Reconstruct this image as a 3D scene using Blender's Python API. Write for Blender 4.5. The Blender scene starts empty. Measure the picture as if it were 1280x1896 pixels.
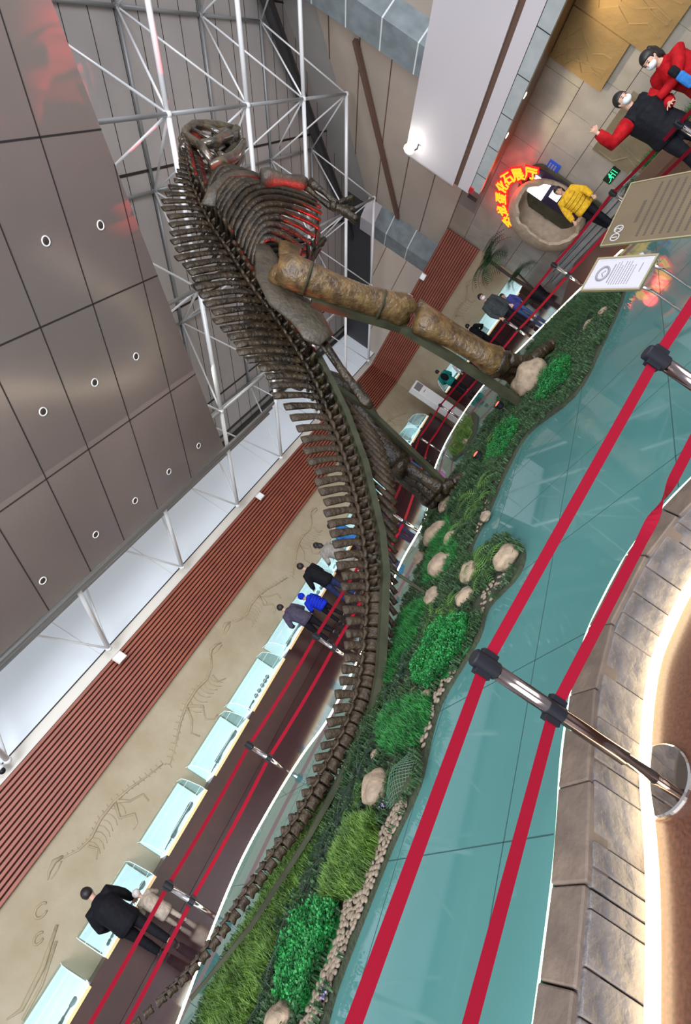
import bpy, bmesh, math, random
from mathutils import Vector, Matrix, noise
from math import sin, cos, pi, radians, sqrt, atan2, tan
random.seed(7)
sc = bpy.context.scene
COL = sc.collection
V = Vector

# ------------------------------------------------------------------ camera
ROLL, PITCH, HEAD, HC = radians(56.035), radians(-0.961), radians(46.326), 1.95
F = V((cos(HEAD)*cos(PITCH), sin(HEAD)*cos(PITCH), sin(PITCH)))
R = V((sin(HEAD), -cos(HEAD), 0)); U = R.cross(F)
IX = cos(ROLL)*R - sin(ROLL)*U
IU = sin(ROLL)*R + cos(ROLL)*U
cam_d = bpy.data.cameras.new('camera'); cam = bpy.data.objects.new('camera', cam_d); COL.objects.link(cam)
cam_d.sensor_fit = 'VERTICAL'; cam_d.sensor_height = 36; cam_d.lens = 950/1896*36
cam_d.clip_start = .02; cam_d.clip_end = 200
m = Matrix.Identity(4)
for i in range(3):
    m[i][0] = IX[i]; m[i][1] = IU[i]; m[i][2] = -F[i]
m[0][3], m[1][3], m[2][3] = 0, 0, HC
cam.matrix_world = m
sc.camera = cam

# ------------------------------------------------------------------ world, lights, exposure
sc.view_settings.view_transform = 'Standard'; sc.view_settings.look = 'None'
sc.view_settings.gamma = 1; sc.view_settings.use_curve_mapping = False
sc.view_settings.exposure = 0.0
w = bpy.data.worlds.new('daylight'); sc.world = w; w.use_nodes = True
w.node_tree.nodes['Background'].inputs[0].default_value = (.80, .88, 1, 1)
w.node_tree.nodes['Background'].inputs[1].default_value = .75

def area(name, loc, target, sx, sy, power, col=(1, 1, 1)):
    d = bpy.data.lights.new(name, 'AREA'); d.shape = 'RECTANGLE'; d.size = sx; d.size_y = sy
    d.energy = power; d.color = col
    o = bpy.data.objects.new(name, d); COL.objects.link(o); o.location = loc
    o.rotation_euler = (V(target)-V(loc)).to_track_quat('-Z', 'Y').to_euler()
    return o
def spot(name, loc, target, power, col, ang=60, blend=.6, rad=.05):
    d = bpy.data.lights.new(name, 'SPOT'); d.energy = power; d.color = col; d.spot_size = radians(ang); d.spot_blend = blend
    d.shadow_soft_size = rad
    o = bpy.data.objects.new(name, d); COL.objects.link(o); o.location = loc
    o.rotation_euler = (V(target)-V(loc)).to_track_quat('-Z', 'Y').to_euler()
    return o
def point(name, loc, power, col, rad=.1):
    d = bpy.data.lights.new(name, 'POINT'); d.energy = power; d.color = col; d.shadow_soft_size = rad
    o = bpy.data.objects.new(name, d); COL.objects.link(o); o.location = loc
    return o
area('daylight_fill_entrance', (-7, -2, 7), (18, 10, 5.5), 9, 7, 3600, (.92, .95, 1))  # added fill: daylight from behind the camera, turned to brighten the walls
area('daylight_fill_left', (4, -9, 7), (9, 12, 4.5), 10, 6, 1500, (.95, .96, 1))  # added daylight fill from behind, no fixture, aimed at the left wall
area('hall_downlight', (8, 9, 7), (8, 10, 0), 10, 2.5, 260, (1, .93, .84))

# ------------------------------------------------------------------ materials
def mat(name, col, rough=.6, metal=0, noise_s=0, noise_amt=.15, bump=0, bump_s=20, emit=None, es=0, col2=None, coat=0, spec=.5, alpha=1):
    mt = bpy.data.materials.new(name); mt.use_nodes = True
    nt = mt.node_tree; b = nt.nodes['Principled BSDF']
    b.inputs['Base Color'].default_value = (*col, 1)
    b.inputs['Roughness'].default_value = rough; b.inputs['Metallic'].default_value = metal
    b.inputs['Specular IOR Level'].default_value = spec
    if coat: b.inputs['Coat Weight'].default_value = coat; b.inputs['Coat Roughness'].default_value = .08
    if alpha < 1: b.inputs['Alpha'].default_value = alpha
    tc = nt.nodes.new('ShaderNodeTexCoord')
    if noise_s:
        n = nt.nodes.new('ShaderNodeTexNoise'); n.inputs['Scale'].default_value = noise_s; n.inputs['Detail'].default_value = 6
        nt.links.new(tc.outputs['Object'], n.inputs['Vector'])
        r = nt.nodes.new('ShaderNodeValToRGB')
        c2 = col2 or tuple(max(0, c*(1-noise_amt*2)) for c in col)
        c1 = tuple(min(1, c*(1+noise_amt)) for c in col) if not col2 else col
        r.color_ramp.elements[0].position = .35; r.color_ramp.elements[1].position = .65
        r.color_ramp.elements[0].color = (*c2, 1); r.color_ramp.elements[1].color = (*c1, 1)
        nt.links.new(n.outputs['Fac'], r.inputs['Fac']); nt.links.new(r.outputs['Color'], b.inputs['Base Color'])
    if bump:
        n2 = nt.nodes.new('ShaderNodeTexNoise'); n2.inputs['Scale'].default_value = bump_s; n2.inputs['Detail'].default_value = 8
        nt.links.new(tc.outputs['Object'], n2.inputs['Vector'])
        bp = nt.nodes.new('ShaderNodeBump'); bp.inputs['Strength'].default_value = bump; bp.inputs['Distance'].default_value = .03
        nt.links.new(n2.outputs['Fac'], bp.inputs['Height']); nt.links.new(bp.outputs['Normal'], b.inputs['Normal'])
    if emit:
        b.inputs['Emission Color'].default_value = (*emit, 1); b.inputs['Emission Strength'].default_value = es
    return mt

def lin(r, g, b):
    f = lambda c: ((c/255+.055)/1.055)**2.4 if c/255 > .04045 else c/255/12.92
    return (f(r), f(g), f(b))

M = {}
M['floor_granite'] = mat('floor_granite', (.10, .04, .024), .3, noise_s=60, noise_amt=.3, col2=(.055, .022, .014))
M['floor_wood'] = mat('floor_wood', (.085, .035, .035), .09, noise_s=3, col2=(.05, .022, .026), coat=.5)
M['glass_floor'] = mat('glass_floor', (.075, .205, .195), .035, noise_s=.6, col2=(.066, .185, .178), spec=.6)
M['joint'] = mat('joint', (.02, .06, .06), .5)
M['curb'] = mat('curb', (.17, .125, .095), .6, noise_s=5, bump=.5, bump_s=9, col2=(.10, .075, .06))
M['curb_face'] = mat('curb_face', (.19, .165, .155), .5, noise_s=6, bump=1, bump_s=12, col2=(.075, .068, .072))
M['led'] = mat('led', (1, .9, .7), .5, emit=(1, .79, .46), es=10)
M['led_far'] = mat('led_far', (1, .95, .8), .5, emit=(1, .90, .66), es=11)
M['led_green'] = mat('led_green', (.7, 1, .8), .5, emit=(.55, 1, .62), es=1.6)
M['soil'] = mat('soil', (.035, .035, .02), .95, noise_s=12, bump=.8, bump_s=30, col2=(.03, .045, .02))
M['pebble'] = mat('pebble', (.25, .195, .14), .6, noise_s=25, col2=(.13, .10, .075))
M['rock'] = mat('rock', (.31, .23, .155), .75, noise_s=9, bump=.5, bump_s=25, col2=(.18, .135, .095))
M['slat'] = mat('slat', (.33, .095, .055), .42, noise_s=2, col2=(.27, .075, .046))
M['slat_gap'] = mat('slat_gap', (.035, .01, .01), .8)
M['sand'] = mat('sand', (.41, .345, .25), .92, noise_s=1.1, bump=.55, bump_s=6, col2=(.35, .285, .19))
M['sand_relief'] = mat('sand_relief', (.40, .325, .215), .92, noise_s=5, bump=.6, bump_s=12, col2=(.34, .275, .18))
M['ledge'] = mat('ledge', (.75, .72, .66), .6)
M['white_wall_glow'] = mat('white_wall_glow', (.66, .71, .76), .35, noise_s=.3, col2=(.62, .67, .72), emit=(.78, .88, 1), es=.26)  # slight emission added, daylight brightness put into the wall panels
M['roof_skin'] = mat('roof_skin', (.54, .51, .495), .45, noise_s=.5, col2=(.46, .435, .43))
M['dark_line'] = mat('dark_line', (.025, .02, .02), .6)
M['tube'] = mat('tube', (.88, .90, .92), .3, metal=.1)
M['tube_grey'] = mat('tube_grey', (.36, .37, .38), .4, metal=.3)
M['steel_dark'] = mat('steel_dark', (.06, .06, .065), .5, metal=.3)
M['soffit'] = mat('soffit', (.30, .245, .225), .2, metal=.25, noise_s=.25, col2=(.25, .205, .19))
M['tan_wall'] = mat('tan_wall', (.60, .51, .43), .6, noise_s=.5, col2=(.52, .44, .375))
M['stone_grey'] = mat('stone_grey', (.29, .345, .37), .5, noise_s=2.5, col2=(.21, .25, .27), bump=.1, bump_s=40)
M['joint_light'] = mat('joint_light', (.8, .85, .85), .5)
M['bulkhead'] = mat('bulkhead', (.78, .74, .79), .55, noise_s=.3, col2=(.73, .695, .74))
M['recess'] = mat('recess', (.17, .10, .075), .7)
M['lintel_tile'] = mat('lintel_tile', (.55, .60, .62), .35, noise_s=3, col2=(.46, .52, .54))
M['tile'] = mat('tile', (.44, .415, .385), .35, noise_s=1.3, col2=(.33, .315, .30), bump=.08, bump_s=30)
M['tile_b'] = mat('tile_b', (.46, .43, .38), .35, noise_s=2.3, col2=(.37, .35, .31))
M['relief_slab'] = mat('relief_slab', (.38, .25, .10), .7, noise_s=1.6, bump=.8, bump_s=4, col2=(.32, .21, .09))
M['relief_slab_g'] = mat('relief_slab_g', (.26, .22, .14), .7, noise_s=1.6, bump=.8, bump_s=4, col2=(.18, .15, .10))
M['soffit_brown'] = mat('soffit_brown', (.23, .15, .09), .3, noise_s=1)
M['black_plastic'] = mat('black_plastic', (.008, .009, .014), .5, spec=.3)
M['chrome'] = mat('chrome', (.62, .60, .60), .12, metal=1)
M['chrome_dark'] = mat('chrome_dark', (.24, .19, .18), .14, metal=1)
M['belt'] = mat('belt', (.20, .002, .014), .85, spec=.15)
M['cabinet'] = mat('cabinet', (.045, .012, .014), .3, noise_s=4, col2=(.03, .009, .012))
M['gold_trim'] = mat('gold_trim', (.7, .5, .25), .3, emit=(1, .72, .35), es=.35)
M['lightbox'] = mat('lightbox', (.85, .97, 1), .5, emit=(.92, .98, 1), es=.9)
M['back_light'] = mat('back_light', (.85, .95, .95), .5, emit=(.75, .95, .98), es=.3)
M['specimen'] = mat('specimen', (.12, .15, .15), .7, noise_s=12, col2=(.25, .27, .25))
M['white_plastic'] = mat('white_plastic', (.85, .85, .86), .4)
M['lamp_glow'] = mat('lamp_glow', (1, 1, .95), .5, emit=(1, .97, .88), es=14)
M['soft_glow'] = mat('soft_glow', (.85, .9, .95), .4, emit=(.85, .93, 1), es=.25)
M['red_glow'] = mat('red_glow', (1, .05, .03), .5, emit=(1, .06, .03), es=5)
M['neon_red'] = mat('neon_red', (.5, .01, .01), .5, emit=(1, .01, .02), es=1.2)
M['neon_yellow'] = mat('neon_yellow', (.3, .2, .01), .5, emit=(1, .70, .03), es=.95)
M['red_light_tint'] = mat('red_light_tint', (.6, .02, .03), .5)  # stands in for red neon light on the bulkhead end
M['egg'] = mat('egg', (.50, .40, .30), .75, noise_s=5, bump=.6, bump_s=18, col2=(.40, .31, .235))
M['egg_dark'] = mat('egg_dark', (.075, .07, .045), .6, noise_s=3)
M['step_stone'] = mat('step_stone', (.34, .35, .36), .3, noise_s=3, col2=(.27, .28, .30))
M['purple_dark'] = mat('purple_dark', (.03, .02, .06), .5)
M['screen'] = mat('screen', (.9, .93, 1), .4, emit=(.9, .94, 1), es=1.6)
M['blue_sign'] = mat('blue_sign', (.02, .06, .45), .4, emit=(.03, .09, .6), es=.25)
M['exit_black'] = mat('exit_black', (.01, .03, .02), .4)
M['exit_green'] = mat('exit_green', (.05, 1, .4), .4, emit=(.06, 1, .38), es=1.1)
M['bronze_board'] = mat('bronze_board', (.13, .095, .055), .4, metal=.2, noise_s=2, col2=(.10, .075, .042))
M['brass'] = mat('brass', (.5, .42, .26), .3, metal=.8)
M['text_dark'] = mat('text_dark', (.05, .035, .025), .6)
M['paper'] = mat('paper', (.33, .32, .35), .5)
M['paper_grey'] = mat('paper_grey', (.16, .15, .17), .6)
M['paper_mid'] = mat('paper_mid', (.36, .36, .38), .6)
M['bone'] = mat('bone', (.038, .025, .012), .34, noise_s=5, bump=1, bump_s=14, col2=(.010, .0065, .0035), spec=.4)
M['bone_tail'] = mat('bone_tail', (.048, .031, .017), .48, spec=.3, noise_s=9, bump=.9, bump_s=18, col2=(.035, .024, .016))
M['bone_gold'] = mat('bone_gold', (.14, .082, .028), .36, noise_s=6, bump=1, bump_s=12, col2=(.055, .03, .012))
M['bone_pale'] = mat('bone_pale', (.065, .052, .035), .42, spec=.35, noise_s=5, bump=.7, bump_s=14, col2=(.04, .033, .024))
M['skull_mat'] = mat('skull_mat', (.10, .075, .04), .22, noise_s=6, bump=1, bump_s=7, col2=(.02, .016, .012), coat=1)
M['rail_green'] = mat('rail_green', (.045, .048, .026), .5, metal=.2, noise_s=4)
M['moss'] = mat('moss', (.010, .22, .04), .6, noise_s=9, col2=(.005, .09, .016))
M['grass_bright'] = mat('grass_bright', (.02, .19, .032), .6, noise_s=9, col2=(.008, .08, .016))
M['grass_olive'] = mat('grass_olive', (.10, .20, .025), .6, noise_s=7, col2=(.045, .10, .015))
M['grass_dark'] = mat('grass_dark', (.03, .075, .02), .7, noise_s=7, col2=(.018, .05, .018))
M['fern'] = mat('fern', (.085, .19, .03), .55, noise_s=5, col2=(.035, .10, .018))
M['fern_dark'] = mat('fern_dark', (.02, .045, .026), .6, noise_s=5, col2=(.011, .024, .018))
M['net'] = mat('net', (.05, .12, .07), .6)
M['leaf_palm'] = mat('leaf_palm', (.03, .12, .04), .5, noise_s=5, col2=(.015, .06, .025))
M['bark'] = mat('bark', (.05, .035, .03), .8)
M['lilac'] = mat('lilac', (.35, .25, .5), .6)
M['skin'] = mat('skin', (.55, .33, .24), .55)
M['hair'] = mat('hair', (.012, .009, .009), .5)
M['mask'] = mat('mask', (.62, .72, .78), .7)
def cloth(name, c, r=.75): 
    if name not in M: M[name] = mat(name, c, r, noise_s=14, noise_amt=.12, bump=.35, bump_s=18, spec=.15)
    return M[name]
for n, c in dict(black_cloth=(.008, .008, .012), purple_cloth=(.07, .06, .10), blue_cloth=(.01, .03, .55), beige_cloth=(.42, .35, .29), grey_cloth=(.30, .28, .26),
                 denim=(.05, .10, .25), white_cloth=(.62, .58, .56), teal_cloth=(.01, .22, .20), darkgrey_cloth=(.045, .055, .06), camo_cloth=(.06, .07, .28),
                 yellow_cloth=(.75, .45, .03), red_cloth=(.36, .006, .010), sky_cloth=(.03, .16, .45), pink_cloth=(.75, .08, .5), navy_cloth=(.02, .03, .09), shoe=(.03, .03, .035), shoe_white=(.6, .6, .6)).items():
    cloth(n, c)
# clear acrylic: mostly transparent with a sharp reflection
def clear(name, tint, fac):
    mt = bpy.data.materials.new(name); mt.use_nodes = True; nt = mt.node_tree; nt.nodes.clear()
    o = nt.nodes.new('ShaderNodeOutputMaterial'); mx = nt.nodes.new('ShaderNodeMixShader')
    t = nt.nodes.new('ShaderNodeBsdfTransparent'); t.inputs[0].default_value = (*tint, 1)
    g = nt.nodes.new('ShaderNodeBsdfGlossy'); g.inputs['Roughness'].default_value = .05; g.inputs[0].default_value = (.9, 1, 1, 1)
    mx.inputs[0].default_value = fac
    nt.links.new(t.outputs[0], mx.inputs[1]); nt.links.new(g.outputs[0], mx.inputs[2]); nt.links.new(mx.outputs[0], o.inputs[0])
    return mt
M['acrylic'] = clear('acrylic', (.90, .97, .98), .16)
M['base_disc'] = mat('base_disc', (.62, .58, .54), .06, metal=1)

# ------------------------------------------------------------------ mesh builder
class MB:
    def __init__(s): s.v = []; s.f = []; s.m = []; s.mats = []
    def add(s, vs, fs, mi=0):
        o = len(s.v); s.v += [tuple(p) for p in vs]; s.f += [tuple(o+i for i in f) for f in fs]; s.m += [mi]*len(fs)
        return s
    def box(s, lo, hi, mi=0, M4=None):
        x0, y0, z0 = lo; x1, y1, z1 = hi
        vs = [V(p) for p in ((x0,y0,z0),(x1,y0,z0),(x1,y1,z0),(x0,y1,z0),(x0,y0,z1),(x1,y0,z1),(x1,y1,z1),(x0,y1,z1))]
        if M4: vs = [M4 @ p for p in vs]
        return s.add(vs, [(0,3,2,1),(4,5,6,7),(0,1,5,4),(1,2,6,5),(2,3,7,6),(3,0,4,7)], mi)
    def hexa(s, p, mi=0):   # 8 points bottom ring then top ring
        return s.add(p, [(0,3,2,1),(4,5,6,7),(0,1,5,4),(1,2,6,5),(2,3,7,6),(3,0,4,7)], mi)
    def prism(s, poly, z0, z1, mi=0):
        n = len(poly)
        vs = [(p[0], p[1], z0) for p in poly]+[(p[0], p[1], z1) for p in poly]
        fs = [tuple(range(n-1, -1, -1)), tuple(range(n, 2*n))]+[(i, (i+1) % n, n+(i+1) % n, n+i) for i in range(n)]
        return s.add(vs, fs, mi)
    def tube(s, pts, rad, n=10, mi=0, flat=None, flatdir=None, cap=True, phase=0):
        pts = [V(p) for p in pts]; k = len(pts)
        if not hasattr(rad, '__len__'): rad = [rad]*k
        rings = []; up = None
        for i in range(k):
            t = (pts[min(i+1, k-1)]-pts[max(i-1, 0)])
            t = t.normalized() if t.length > 1e-9 else V((0, 0, 1))
            if flatdir is not None: up = V(flatdir)
            elif up is None: up = V((0, 0, 1)) if abs(t.z) < .9 else V((1, 0, 0))
            a = up - t*up.dot(t)
            a = a.normalized() if a.length > 1e-6 else t.orthogonal().normalized()
            up = a; b = t.cross(a)
            r = rad[i]; fl = flat if flat else 1
            rings.append([pts[i]+a*(r*cos(2*pi*j/n+phase))+b*(r*fl*sin(2*pi*j/n+phase)) for j in range(n)])
        vs = [p for r_ in rings for p in r_]; fs = []
        for i in range(k-1):
            for j in range(n):
                j2 = (j+1) % n
                fs.append((i*n+j, i*n+j2, (i+1)*n+j2, (i+1)*n+j))
        if cap:
            fs.append(tuple(range(n-1, -1, -1))); fs.append(tuple((k-1)*n+j for j in range(n)))
        return s.add(vs, fs, mi)
    def ball(s, c, r, nu=12, nv=8, mi=0, rot=None, nz=0, seed=0):
        c = V(c); r = V(r) if hasattr(r, '__len__') else V((r, r, r)); vs = []; 
        for i in range(nv+1):
            th = pi*i/nv
            for j in range(nu):
                ph = 2*pi*j/nu
                d = V((sin(th)*cos(ph), sin(th)*sin(ph), cos(th)))
                k = 1+nz*noise.noise(d*1.7+V((seed*3.1, seed*1.7, seed))) if nz else 1
                p = V((d.x*r.x, d.y*r.y, d.z*r.z))*k
                if rot: p = rot @ p
                vs.append(c+p)
        fs = []
        for i in range(nv):
            for j in range(nu):
                j2 = (j+1) % nu
                a, b, c_, d_ = i*nu+j, (i+1)*nu+j, (i+1)*nu+j2, i*nu+j2
                if i == 0: fs.append((a, b, c_))
                elif i == nv-1: fs.append((a, b, d_))
                else: fs.append((a, b, c_, d_))
        return s.add(vs, fs, mi)
    def lathe(s, prof, n=32, c=(0, 0, 0), mi=0, cap=True):
        vs = []; k = len(prof)
        for r, z in prof:
            for j in range(n): vs.append((c[0]+r*cos(2*pi*j/n), c[1]+r*sin(2*pi*j/n), c[2]+z))
        fs = [(i*n+j, i*n+(j+1) % n, (i+1)*n+(j+1) % n, (i+1)*n+j) for i in range(k-1) for j in range(n)]
        if cap: fs += [tuple(range(n-1, -1, -1)), tuple((k-1)*n+j for j in range(n))]
        return s.add(vs, fs, mi)
    def build(s, name, mats, parent=None, smooth=False, merge=False):
        me = bpy.data.meshes.new(name); me.from_pydata(s.v, [], s.f)
        if not isinstance(mats, (list, tuple)): mats = [mats]
        for mm in mats: me.materials.append(M[mm] if isinstance(mm, str) else mm)
        if len(mats) > 1: me.polygons.foreach_set('material_index', s.m)
        if smooth: me.polygons.foreach_set('use_smooth', [True]*len(me.polygons))
        me.validate()
        if merge or smooth:
            bm = bmesh.new(); bm.from_mesh(me); bmesh.ops.remove_doubles(bm, verts=bm.verts, dist=1e-5)
            bmesh.ops.recalc_face_normals(bm, faces=bm.faces); bm.to_mesh(me); bm.free()
        o = bpy.data.objects.new(name, me); COL.objects.link(o)
        if parent is not None: o.parent = parent
        return o

def empty(name, loc=(0, 0, 0), rz=0):
    o = bpy.data.objects.new(name, None); COL.objects.link(o); o.location = loc; o.rotation_euler = (0, 0, rz)
    o.empty_display_size = .1
    return o
def tag(o, label, cat, group=None, kind=None):
    if label: o['label'] = label
    if cat: o['category'] = cat
    if group: o['group'] = group
    if kind: o['kind'] = kind
    return o
def structure(o, label=None, cat=None):
    o['kind'] = 'structure'
    if label: o['label'] = label
    if cat: o['category'] = cat
    return o
def dup(root, loc=None, rz=None, label=None, group=None):
    def cp(o, par):
        c = o.copy(); COL.objects.link(c)
        if par is not None: c.parent = par
        for ch in kids.get(o, []): cp(ch, c)
        return c
    kids = {}
    def walk(o):
        ks = [x for x in o.children]; kids[o] = ks
        for x in ks: walk(x)
    walk(root)
    r = cp(root, None)
    if loc is not None: r.location = loc
    if rz is not None: r.rotation_euler = (0, 0, rz)
    if label: r['label'] = label
    if group: r['group'] = group
    return r
def bevel(o, wdt=.01, seg=2):
    b = o.modifiers.new('bevel', 'BEVEL'); b.width = wdt; b.segments = seg; b.limit_method = 'ANGLE'; return o

# frame of the diagonal entrance wall: D along the wall (towards it is farther), r to its right
BD = radians(45.66); dd = V((cos(BD), sin(BD), 0)); dn = V((sin(BD), -cos(BD), 0))
def W(D, r, z): return dd*D+dn*r+V((0, 0, z))
def dbox(mb, D0, D1, r0, r1, z0, z1, mi=0):
    return mb.hexa([W(D0,r0,z0), W(D0,r1,z0), W(D1,r1,z0), W(D1,r0,z0), W(D0,r0,z1), W(D0,r1,z1), W(D1,r1,z1), W(D1,r0,z1)], mi)
YW, XW = 14.5, 23.7

# ================================================================== LARGE STRUCTURE
SL = tan(radians(25.3))
def zroof(y, off=0): return 4.88+off+(14.2-y)*SL
mb = MB(); mb.box((-9, -14, -.1), (40, 4.6, 0)); structure(mb.build('floor', 'floor_granite'))
mb = MB(); mb.box((-9, 4.6, -.1), (40, 14.6, 0)); structure(mb.build('floor', 'floor_wood'))
mb = MB(); mb.box((-9, YW, 0), (23.9, YW+.3, 4.66)); structure(mb.build('wall_left', 'sand'))
mb = MB(); mb.box((XW, 7.1, 0), (XW+.3, YW, 4.66)); structure(mb.build('wall_right', 'sand'))
# slatted timber band, both walls
mb = MB(); n = 15; z0, z1 = 3.06, 4.68
mb.box((-9, YW-.05, z0), (XW, YW, z1), 1)
for i in range(n):
    a = z0+(z1-z0)*i/n; h = (z1-z0)/n
    mb.add([(-9, YW-.05, a), (-9, YW-.13, a+.012), (-9, YW-.13, a+h-.03), (-9, YW-.05, a+h-.022),
            (XW-.05, YW-.05, a), (XW-.13, YW-.13, a+.012), (XW-.13, YW-.13, a+h-.03), (XW-.05, YW-.05, a+h-.022)],
           [(0,1,2,3), (7,6,5,4), (0,4,5,1), (1,5,6,2), (2,6,7,3), (3,7,4,0)], 0)
structure(mb.build('trim_1', ['slat', 'slat_gap']))
mb = MB(); mb.box((XW-.05, 7.1, z0), (XW, YW, z1), 1)
for i in range(n):
    a = z0+(z1-z0)*i/n; h = (z1-z0)/n
    mb.box((XW-.13, 7.08, a+.006), (XW-.05, YW-.1, a+h-.026), 0)
structure(mb.build('trim_2', ['slat', 'slat_gap']))
mb = MB(); mb.box((-9, YW-.02, 4.68), (25, YW+.45, 4.74)); structure(mb.build('trim_3', 'ledge'))
mb = MB(); mb.box((-9, YW+.10, 4.74), (25, YW+.16, 4.98)); mb.box((-9, YW+.08, 4.98), (25, YW+.17, 5.01), 1); structure(mb.build('trim_4', ['ledge', 'dark_line']))
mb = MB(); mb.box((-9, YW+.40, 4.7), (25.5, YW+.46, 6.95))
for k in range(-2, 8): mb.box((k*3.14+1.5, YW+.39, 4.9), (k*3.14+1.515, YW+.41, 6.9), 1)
structure(mb.build('wall_clerestory', ['white_wall_glow', 'ledge']))
# roof skin (sloping panels)
mb = MB(); OFF = 2.45
def roofquad(mb, x0, x1, y0, y1, off, th, mi=0):
    mb.hexa([(x0, y0, zroof(y0, off)), (x1, y0, zroof(y0, off)), (x1, y1, zroof(y1, off)), (x0, y1, zroof(y1, off)),
             (x0, y0, zroof(y0, off+th)), (x1, y0, zroof(y0, off+th)), (x1, y1, zroof(y1, off+th)), (x0, y1, zroof(y1, off+th))], mi)
roofquad(mb, -4, 30, -6, 15.1, OFF, .1)
k = -4
while k < 30:
    roofquad(mb, k, k+.013, -6, 15.1, OFF-.012, .03, 1); k += .785
for y in (-3.0, .2, 3.4, 6.6, 9.8, 13.0): roofquad(mb, -4, 30, y, y+.05, OFF-.014, .03, 1)
structure(mb.build('ceiling', ['roof_skin', 'dark_line']))
# dark double beam at the foot of the roof
mb = MB(); mb.tube([(-4, 14.75, 6.98), (25.4, 14.75, 6.98)], .09, 10); mb.tube([(-4, 14.5, 7.2), (25.4, 14.5, 7.2)], .06, 8)
mb.box((-4, 14.72, 7.0), (25.4, 14.9, 7.3)); structure(mb.build('trim_5', 'steel_dark', smooth=False))
mb = MB()
for y, r_, dz in ((11.72, .05, -.22), (11.95, .055, -.10), (12.25, .04, .05)): mb.tube([(-3, y, zroof(y, dz)), (13.6, y, zroof(y, dz))], r_, 10)
structure(mb.build('trim_8', 'tube_grey', smooth=True))
# outer end walls above the entrance
mb = MB()
P = [W(D, 12.2, 0) for D in (26.5, 6.5)]
mb.add([(P[0].x, P[0].y, 4), (P[1].x, P[1].y, 4), (P[1].x, P[1].y, zroof(P[1].y, OFF)), (P[0].x, P[0].y, zroof(P[0].y, OFF)),
        (P[0].x+.1, P[0].y-.1, 4), (P[1].x+.1, P[1].y-.1, 4), (P[1].x+.1, P[1].y-.1, zroof(P[1].y, OFF)), (P[0].x+.1, P[0].y-.1, zroof(P[0].y, OFF))],
       [(0,1,2,3), (7,6,5,4), (0,4,5,1), (1,5,6,2), (2,6,7,3), (3,7,4,0)])
structure(mb.build('wall_entrance_upper', 'roof_skin'))
mb = MB(); mb.hexa([(25.65, 7, 4), (25.75, 7, 4), (25.75, 15, 4), (25.65, 15, 4), (25.65, 7, zroof(7, OFF)), (25.75, 7, zroof(7, OFF)), (25.75, 15, zroof(15, OFF)), (25.65, 15, zroof(15, OFF))])
structure(mb.build('wall_right_upper', 'steel_dark'))
# tan panelled walls
mb = MB()
def ztan(D): return 8.29+(24.35-D)*.3155
D0, D1 = 23.2, 6.5
mb.hexa([W(D0,12,3.9), W(D0,12.12,3.9), W(D1,12.12,3.9), W(D1,12,3.9), W(D0,12,ztan(D0)), W(D0,12.12,ztan(D0)), W(D1,12.12,ztan(D1)), W(D1,12,ztan(D1))])
for z in (4.66, 5.83, 7.0, 8.17, 9.34, 10.5, 11.6):
    Dm = min(23.2, 24.35-(z-8.29)/.3155) if z > 8.4 else 23.2
    dbox(mb, 6.5, Dm, 11.985, 12.01, z, z+.035, 1)
structure(mb.build('wall_entrance_tan', ['tan_wall', 'recess']))
mb = MB(); zt = lambda y: 7.8+(10.1-y)*.512
mb.hexa([(25.5, 9.7, 4.2), (25.64, 9.7, 4.2), (25.64, 15.0, 4.2), (25.5, 15.0, 4.2), (25.5, 9.7, zt(9.7)), (25.64, 9.7, zt(9.7)), (25.64, 15.0, zt(15)), (25.5, 15.0, zt(15))])
for z in (5.83, 7.0): mb.box((25.485, 9.7, z), (25.51, 15-(z-5.3)/.512, z+.03), 1)
structure(mb.build('wall_right_tan', ['tan_wall', 'recess']))
# two stone-clad columns with pale joints
def column(name, foot, z0, z1, joints, cap=None):
    mb = MB(); mb.prism(foot, z0, z1)
    cx = sum(p[0] for p in foot)/4; cy = sum(p[1] for p in foot)/4
    big = [(cx+(p[0]-cx)*1.012, cy+(p[1]-cy)*1.012) for p in foot]
    for z in joints: mb.prism(big, z, z+.045, 1)
    if cap: mb.prism(big, cap, z1+.01, 2)  # paler top section, drawn in place of light on the stone
    o = mb.build(name, ['stone_grey', 'joint_light', 'bulkhead']); return structure(o)
foot = [(24.8, 8.2), (24.8, 9.1), (25.5, 9.83), (25.64, 8.9)]
column('column_1', foot, 4.2, 8.55, (5.95, 7.13), 7.85)  # light falling on this column's top is put in as a paler section
f2 = [W(13.9, 11.3, 0), W(14.9, 11.3, 0), W(14.9, 12.0, 0), W(13.9, 12.0, 0)]
column('column_2', [(p.x, p.y) for p in f2], 3.9, 12.6, (5.9, 7.07, 8.24, 9.41, 10.58, 11.75))
# conduit running diagonally over the tan wall
mb = MB(); a, b = W(15.85, 11.86, 9.45), W(23.0, 11.86, 6.95); mb.tube([a, b], .10, 4, flatdir=(0, 0, 1), phase=pi/4)
tag(mb.build('cable_duct', 'recess'), 'long brown straight duct crossing the tan upper wall between the two stone columns', 'duct')
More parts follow.
